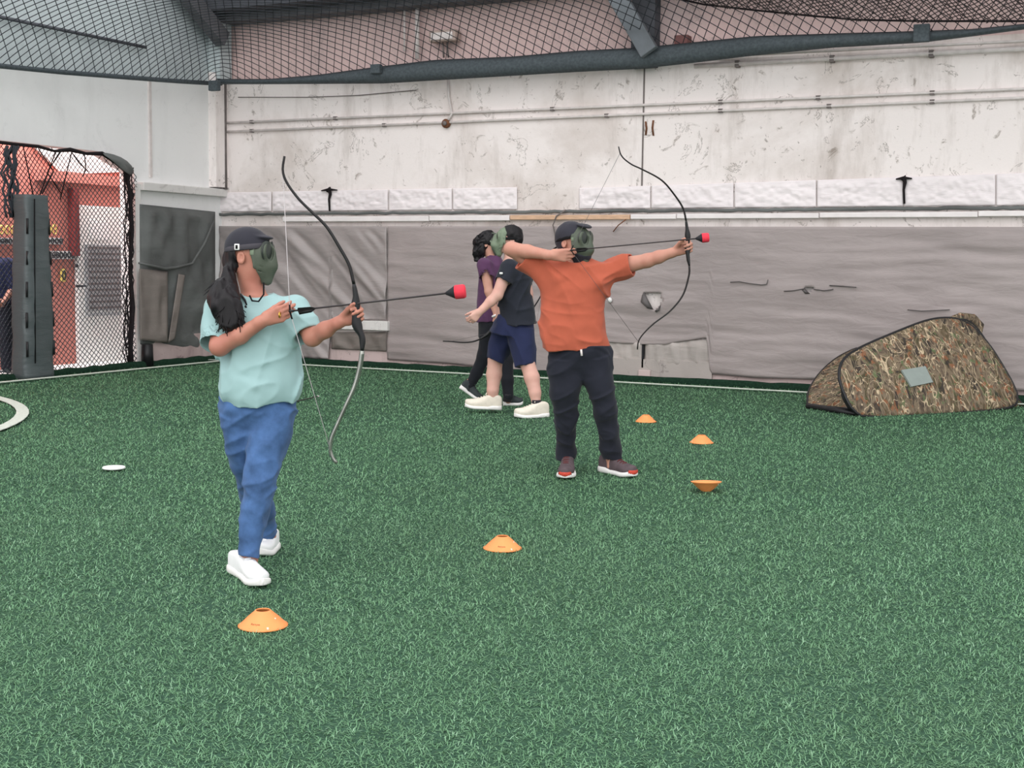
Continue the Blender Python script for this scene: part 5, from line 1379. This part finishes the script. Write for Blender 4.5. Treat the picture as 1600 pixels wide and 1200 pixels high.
F.ell(Q(-.045, 0, -.0), (.080, .082, .085), HA, .012, cut=[(Q(-.03, 0, 0), f)])
F.wrinkle(.006, (22, 22, 22), 6, .5)
F.build('hair', M['hair'], P.root, 1)
mask(P, HC, HA, M['mask_pale'], M['lens'], .006, 1.02, cut=.05)
headband(P, HC, HA, .108, .090, .012, .012, M['strap_black'], hgt=.013, r2=.004)

# ---- the woman in the plum t-shirt walking right behind him
P = Person(770, 631, 'person in plum t-shirt and black leggings walking right, behind the man in navy shorts', depth=13.35)
Sh, El, Wr = P(757, 416, -.14), P(764, 456, -.17), P(775, 490, -.2)
NB, HC = P(771, 398, 0), P(765, 381, 0)
HF = np.array([.95, -.25, -.05])
F = Fld((-.55, -.40, -.02), (.42, .40, 1.90), .007)
HP, HA = head(F, HC, HF, .97, P(772, 410, 0))
F.loft([(P(772, 500), .15, .13), (P(769, 455), .14, .13), (P(769, 420), .12, .14), (P(771, 405), .06, .06)], (1, 0, 0), .03)
F.chain([Sh, El], [.052, .043], .03).chain([El, El * .6 + Wr * .4, Wr], [.043, .04, .028], .02)
hand(F, Wr, P(773, 506, -.21) - Wr, (.6, .5, 0), (.5, -.7, 0), curl=(55, 75, 45), thumb=(.7, .4, .4), s=.95, rw=.027)
Sh2, El2, Wr2 = P(783, 418, .14), P(796, 455, .17), P(806, 486, .1)
F.chain([Sh2, El2, Wr2], [.05, .042, .028], .02); hand(F, Wr2, Wr2 - El2, (0, -1, 0), (1, 0, .3), s=.95, rw=.027)
hB, kB, aB = P(768, 510, -.06), P(757, 556, -.06), P(736, 597, -.04); hF, kF, aF = P(780, 510, .06), P(790, 562, .0), P(794, 618, -.14)
F.chain([hB, kB, aB, P(733, 604, -.04)], [.085, .058, .04, .035], .03); F.chain([hF, kF, aF, aF + np.array([0, 0, -.05])], [.085, .058, .04, .035], .03)
F.build('body', M['skin_g'], P.root, 1)
tab = [(502, 746, 796, .17), (485, 745, 795, .17), (470, 745, 793, .16), (445, 747, 791, .16), (425, 748, 789, .165), (412, 752, 788, .14), (402, 760, 783, .09), (396, 765, 780, .07)]
tshirt(P, (-.34, -.42, .75), (.34, .42, 1.56), .007, P.rows(tab), [(Sh, P(760, 434, -.17), .080, .078), (Sh2, P(790, 436, .16), .08, .078)],
       (P(774, 394, -.02), (.07, .07, .05)), M['purple'], [(.009, (4, 4, 4), 9, .6), (.013, (.4, 0, -1), 2, 9, 3)])
F = Fld((-.40, -.32, .06), (.40, .32, 1.0), .007)
F.loft(P.rows([(525, 748, 796, .14), (505, 747, 796, .15), (490, 749, 793, .15)]), (1, 0, 0), .02, 2.2)
F.chain([hB, kB, P(745, 582, -.05), P(734, 603, -.04)], [.105, .075, .058, .048], .03); F.chain([hF, kF, P(793, 595, -.09), P(794, 620, -.14)], [.105, .075, .06, .052], .03)
F.wrinkle(.006, (8, 8, 8), 2, .8)
F.build('leggings', M['dark_pants'], P.root, 1)
for a in (P(734, 603, -.04), P(794, 620, -.14)): MB().tube([a + np.array([0, 0, .03]), a + np.array([-.01, 0, -.05])], [.05, .046], 12).build('sock', M['sock'], P.root)
shoe(P, P(717, 606, -.05), P(748, 628, -.05), M['dark_shoe'], M['white_sole'], wd=.054, collar=.125, sole_h=.034)
shoe(P, P.gnd(786, 634), P.gnd(817, 634), M['dark_shoe'], M['white_sole'], wd=.054, collar=.125, sole_h=.036)
f, sd, up = HA
Q = lambda a, b, z: HC + (f * a + sd * b + up * z) * .97
F = Fld(HC + np.array((-.34, -.24, -.26)), HC + .24, .006)
F.ell(Q(-.02, 0, .03), (.108, .090, .105), HA, 0, cut=[(Q(.055, 0, 0), f - up * .3)])
F.chain([Q(-.08, 0, .03), P(750, 378, -.02), P(748, 393, -.03), P(746, 404, -.03)], [.05, .055, .06, .035], .03)
F.wrinkle(.014, (24, 24, 24), 6, .8)
ho = F.build('hair', M['hair'], P.root, 1)
rg = random.Random(9); mb = MB()
for k in range(46):
    a = P(752 + rg.uniform(-3, 4), 372 + rg.uniform(-6, 6), -.03 + rg.uniform(-.05, .05)); pts = [a]
    e = P(745 + rg.uniform(-6, 7), 388 + rg.uniform(-12, 18), -.03 + rg.uniform(-.07, .07))
    for t in np.linspace(.15, 1, 8): pts.append(a + (e - a) * t + np.array([math.sin(t * 11 + k) * .014, math.cos(t * 9 + k) * .014, math.sin(t * 8) * .008]))
    mb.tube(pts, [.006 * (1 - .8 * i / 8) + .001 for i in range(9)], 4)
mb.build('hair_curls', M['hair'], ho)
mask(P, HC, HA, M['mask'], M['lens'], .006, .97)
headband(P, HC, HA, .106, .090, .015, .0, M['strap_black'], hgt=.012, r2=.004)
q_ = P(775, 493, -.2); d_ = N3(Wr - El); a_ = N3(np.cross(d_, (0, 1, 0))); b_ = np.cross(d_, a_)
MB().tube([q_ + a_ * .034 * math.cos(t) + b_ * .034 * math.sin(t) for t in np.linspace(0, 6.283, 18, endpoint=False)], .012, 8, closed=True).build('wrist_band', M['white_paint'], P.root)
bow(P, -.235, [(692, 533), (704, 533.5), (722, 535), (738, 534), (750, 530)], [(750, 530), (762, 522), (772, 511), (784, 505)], [(784, 505), (805, 500), (826, 490), (838, 474), (846, 460), (848, 452), (849, 446)],
    'dark bow carried low behind the man in navy shorts', (.016, .0075), (.017, .022), (838, 505, -.20), M['string_dark'])

# ---- onlooker in dark clothes behind the netting at the far left edge
P = Person(-2, 584, 'person in dark navy clothes behind the netting, cut by the left edge', depth=16.4)
g_ = LW(3, 560, -12.58); P.root.location = (g_[0], g_[1], 0)
F = Fld((-.5, -.4, -.02), (.5, .4, 1.8), .012)
HC = np.array([-.1, 0, 1.60]); head(F, HC, (.6, -.8, 0), 1.0, np.array([-.1, 0, 1.42]))
for e in (-1, 1):
    F.chain([(-.05 + e * .1, 0, .9), (-.05 + e * .11, -.02, .5), (-.05 + e * .11, 0, .08)], [.09, .06, .04], .02)
    F.chain([(-.08 + e * .19, 0, 1.36), (-.08 + e * .25, -.02, 1.08), (-.08 + e * .2, -.18, .92)], [.06, .045, .03], .02); hand(F, (-.08 + e * .2, -.18, .92), (0, -.6, -.4), (-e, 0, 0), (0, .3, 1))
F.loft([((-.05, 0, .9), .17, .12), ((-.08, 0, 1.36), .19, .11), ((-.1, 0, 1.45), .06, .06)], (1, 0, 0), .03)
F.build('body', M['skin_m'], P.root, 1)
F = Fld((-.6, -.4, .0), (.6, .4, 1.6), .012)
F.loft([((-.05, 0, .86), .21, .17), ((-.06, 0, 1.1), .21, .17), ((-.08, 0, 1.36), .2, .13), ((-.1, 0, 1.46), .08, .08)], (1, 0, 0), .03)
for e in (-1, 1): F.cap((-.08 + e * .19, 0, 1.36), (-.08 + e * .25, -.02, 1.06), .08, .075, .03)
F.wrinkle(.01, (5, 5, 5), 3, .5); F.build('jacket', M['navy'], P.root, 1)
F = Fld((-.5, -.4, .02), (.5, .4, 1.1), .012)
for e in (-1, 1): F.chain([(-.05 + e * .09, 0, .9), (-.05 + e * .11, -.02, .5), (-.05 + e * .11, 0, .1)], [.11, .085, .07], .03)
F.build('trousers', M['black_pants'], P.root, 1)
for e in (-1, 1): shoe(P, (-.05 + e * .11, .08, .0), (-.05 + e * .13, -.18, .0), M['dark_shoe'], M['white_sole'])
F = Fld(HC - .2, HC + .2, .01); F.ell(HC + np.array([-.01, .02, .04]), (.095, .11, .1), None, 0, cut=[(HC + np.array([0, -.05, 0]), (.3, -1, -.2))]); F.build('hair', M['hair'], P.root, 1)

# ------------------------------------------------------------------ things on the turf
def cone_profile():
    return [(.0985, .0), (.0985, .004), (.090, .008), (.062, .036), (.034, .060), (.030, .064), (.0275, .064), (.0275, .060), (.059, .032), (.086, .004), (.0955, .0)]
cone_src = None
def cone(px, py, label, upside=False, yaw=0.0, text_at=None):
    """orange disc marker: shell with rim, text and pale slots."""
    g = G(px, py)
    t = thing('marker_cone', (g[0], g[1], .004), label, 'marker cone', 'orange disc cones on the turf')
    t.rotation_euler = (math.radians(180) if upside else 0, 0, yaw)
    t['_local'] = 1
    if upside: t.location.z = .070; t.rotation_euler = (math.radians(176), math.radians(3), yaw)
    return t
def cone_text(txt):
    cu = bpy.data.curves.new('lettering', 'FONT'); cu.body = txt; cu.size = .013; cu.align_x = 'CENTER'; cu.extrude = 0
    o = bpy.data.objects.new('tmp', cu); COL.objects.link(o)
    me = bpy.data.meshes.new_from_object(o.evaluated_get(bpy.context.evaluated_depsgraph_get())); bpy.data.objects.remove(o)
    n = len(me.vertices); V = np.zeros(n * 3); me.vertices.foreach_get('co', V); V = V.reshape(-1, 3)
    F = [tuple(p.vertices) for p in me.polygons]; bpy.data.meshes.remove(me)
    return V, F
TV, TF = cone_text('Remysa')
CN = [(411, 979, 'orange disc cone nearest the camera, left of centre', 0, -.22), (785, 858, 'orange disc cone near the middle of the photo', 0, -.05), (1096, 692.5, 'orange disc cone right of the archer, second farthest', 0, 2.0), (1009, 659.5, 'farthest orange disc cone, beside the archer in orange', 0, 1.3), (1103, 769, 'orange disc cone lying upside down like a bowl', 1, .8)]
src = None
for px, py, lab, ups, ty in CN:
    t = cone(px, py, lab, bool(ups), YAW + ty)
    if src is None:
        sh_ = MB().lathe(cone_profile(), n=56, close=True).build('shell', M['cone'], t)
        V = TV.copy(); zc = .022; a = V[:, 0] / .078 - math.pi / 2; zz = zc + V[:, 1] * .66
        rr = np.interp(zz, [.008, .036, .060], [.090, .062, .034]) + .0012
        tx = link('lettering', np.stack([rr * np.cos(a), rr * np.sin(a), zz], 1), TF, M['rust'], sh_)
        mb = MB()
        for aa, z0, z1 in ((.25, .006, .016), (.95, .034, .040), (2.6, .010, .018)):
            z = (z0 + z1) / 2; r = np.interp(z, [.008, .036, .060], [.090, .062, .034]); d = np.array([math.cos(aa - 1.2), math.sin(aa - 1.2), 0]); s_ = np.array([-d[1], d[0], 0]); up_ = N3(np.array([-d[0], -d[1], 1.1]))
            mb.box(d * r + np.array([0, 0, z]), (.008, .002, (z1 - z0)), (s_, np.cross(up_, s_), up_))
        wm = mb.build('slot_mark', M['cone_in'], sh_)
        src = (sh_, tx, wm)
    else:
        a = src[0].copy(); COL.objects.link(a); a.parent = t
        for c_ in src[1:]:
            b = c_.copy(); COL.objects.link(b); b.parent = a

g = G(178, 735)
t = thing('disc_marker', g, 'small flat white disc lying on the turf at left', 'disc marker')
MB().lathe([(.072, .012), (.078, .018), (.074, .026), (.04, .030), (.012, .030)], g, 30).build('disc', M['paper'], t)
a, b = G(498, 619, .02), G(470, 625.5, .02)
arrow(b + N3(b - a) * .50, a, 'dark arrow lying on the turf behind the woman in jeans', foam=False, r=.0065)

# camouflage pop-up bunker leaning by the wall at right
t = thing('pop_up_bunker', G(1460, 645), 'camouflage pop-up bunker leaning by the tarpaulin at right', 'bunker')
b0, b1 = G(1345, 650, .01), G(1588, 638, .01)
top_ = ray(1480, 497); dpt = (b0[1] + b1[1]) / 2 + .75
top3 = CAM + top_ * (dpt / top_[1])
nrm = N3(np.cross(b1 - b0, top3 - b0)); nrm = nrm if nrm[1] < 0 else -nrm
def onpl(px, py, q0, n_):
    r = ray(px, py); return CAM + r * ((q0 - CAM).dot(n_) / r.dot(n_))
def smooth_outline(pts, n): 
    q = smooth_path(list(pts) + [pts[0]], n + 1); return q[:-1]
def panel(name, pts, q0, n_, bulge, m, parent, rim=True, n=90, rings=10, thick=.02):
    O = smooth_outline([onpl(x, y, q0, n_) for x, y in pts], n); c = sum(O) / n
    mb = MB(); V = []
    for s_ in (1, -1):
        for i in range(rings):
            k = 1 - i / rings
            for p_ in O:
                V.append(c + (p_ - c) * k + n_ * ((bulge * (1 - k * k)) * (1 if s_ > 0 else -.3) + s_ * thick / 2))
        V.append(c + n_ * (bulge * (1 if s_ > 0 else -.3) + s_ * thick / 2))
    F_ = []
    off = rings * n + 1
    for s_ in (0, 1):
        o_ = s_ * off
        for i in range(rings - 1):
            for k in range(n): l = (k + 1) % n; F_.append((o_ + i * n + k, o_ + i * n + l, o_ + (i + 1) * n + l, o_ + (i + 1) * n + k)[::(1 if s_ == 0 else -1)])
        for k in range(n): F_.append((o_ + (rings - 1) * n + k, o_ + (rings - 1) * n + (k + 1) % n, o_ + rings * n)[::(1 if s_ == 0 else -1)])
    for k in range(n): F_.append((k, off + k, off + (k + 1) % n, (k + 1) % n))
    o = mb.add(V, F_).build(name, m, parent)
    if rim: MB().tube(O, .016, 8, closed=True).build('rim', M['black'], o)
    return o
fp_ = [(1345, 650), (1330, 637), (1316, 608), (1311, 585), (1318, 562), (1345, 543), (1400, 519), (1445, 502), (1475, 497), (1500, 500), (1522, 513), (1548, 543), (1570, 578), (1584, 604), (1589, 622), (1576, 637), (1500, 645), (1420, 650), (1380, 652)]
front = panel('front_panel', fp_, b0, nrm, .05, M['camo'], t)
c_ = onpl(1433, 588, b0, nrm)
def patch_(pts, lift, m, name):
    P_ = [onpl(x, y, b0 + nrm * lift, nrm) for x, y in pts]
    c = sum(P_) / len(P_); MB().add(P_ + [p_ - nrm * .02 for p_ in P_], [(0, 1, 2, 3), (7, 6, 5, 4), (0, 4, 5, 1), (1, 5, 6, 2), (2, 6, 7, 3), (3, 7, 4, 0)]).build(name, m, front, smooth=False)
M['window'] = mat('pale_grey_mesh_window', (140, 150, 146), .6, .2, .05)
patch_([(1409, 578), (1446, 572), (1458, 597), (1424, 604)], .082, M['window'], 'mesh_window')
# left wing turning back to the wall
w0 = G(1262, 634, .01); w1 = G(1342, 648, .01); wt = top3 + np.array([-.1, .05, -.25])
n2 = N3(np.cross(w1 - w0, wt - w0)); n2 = n2 if n2[1] < 0 else -n2
panel('side_panel', [(1262, 632), (1264, 612), (1276, 590), (1296, 569), (1320, 553), (1345, 546), (1352, 580), (1348, 645), (1330, 640), (1290, 636)], w0, n2, .03, M['camo'], t)
MB().tube([G(1262, 635, .02), G(1300, 641, .02), G(1340, 647, .02)], [.03, .035, .02], 8).build('ground_skirt', M['black'], t)
P_ = [onpl(x, y, b0 + np.array([0, .25, 0]), nrm) for x, y in ((1478, 502), (1500, 497), (1520, 499), (1531, 510), (1530, 522))]
MB().tube(P_, [.03, .06, .06, .05, .03], 8).build('rear_fold', M['camo'], t)
MB().tube([onpl(x, y, b0 + np.array([0, .25, 0]), nrm) for x, y in ((1512, 498), (1517, 496), (1519, 499))], .012, 6).build('tie_loop', M['black'], t)
# back panel resting towards the wall
panel('rear_panel', [(1330, 645), (1320, 600), (1400, 530), (1480, 503), (1525, 512), (1580, 610), (1590, 640), (1450, 648)], b0 + np.array([0, .34, 0]), N3(nrm + np.array([0, 0, -.15])), .02, M['camo'], t, rim=True)
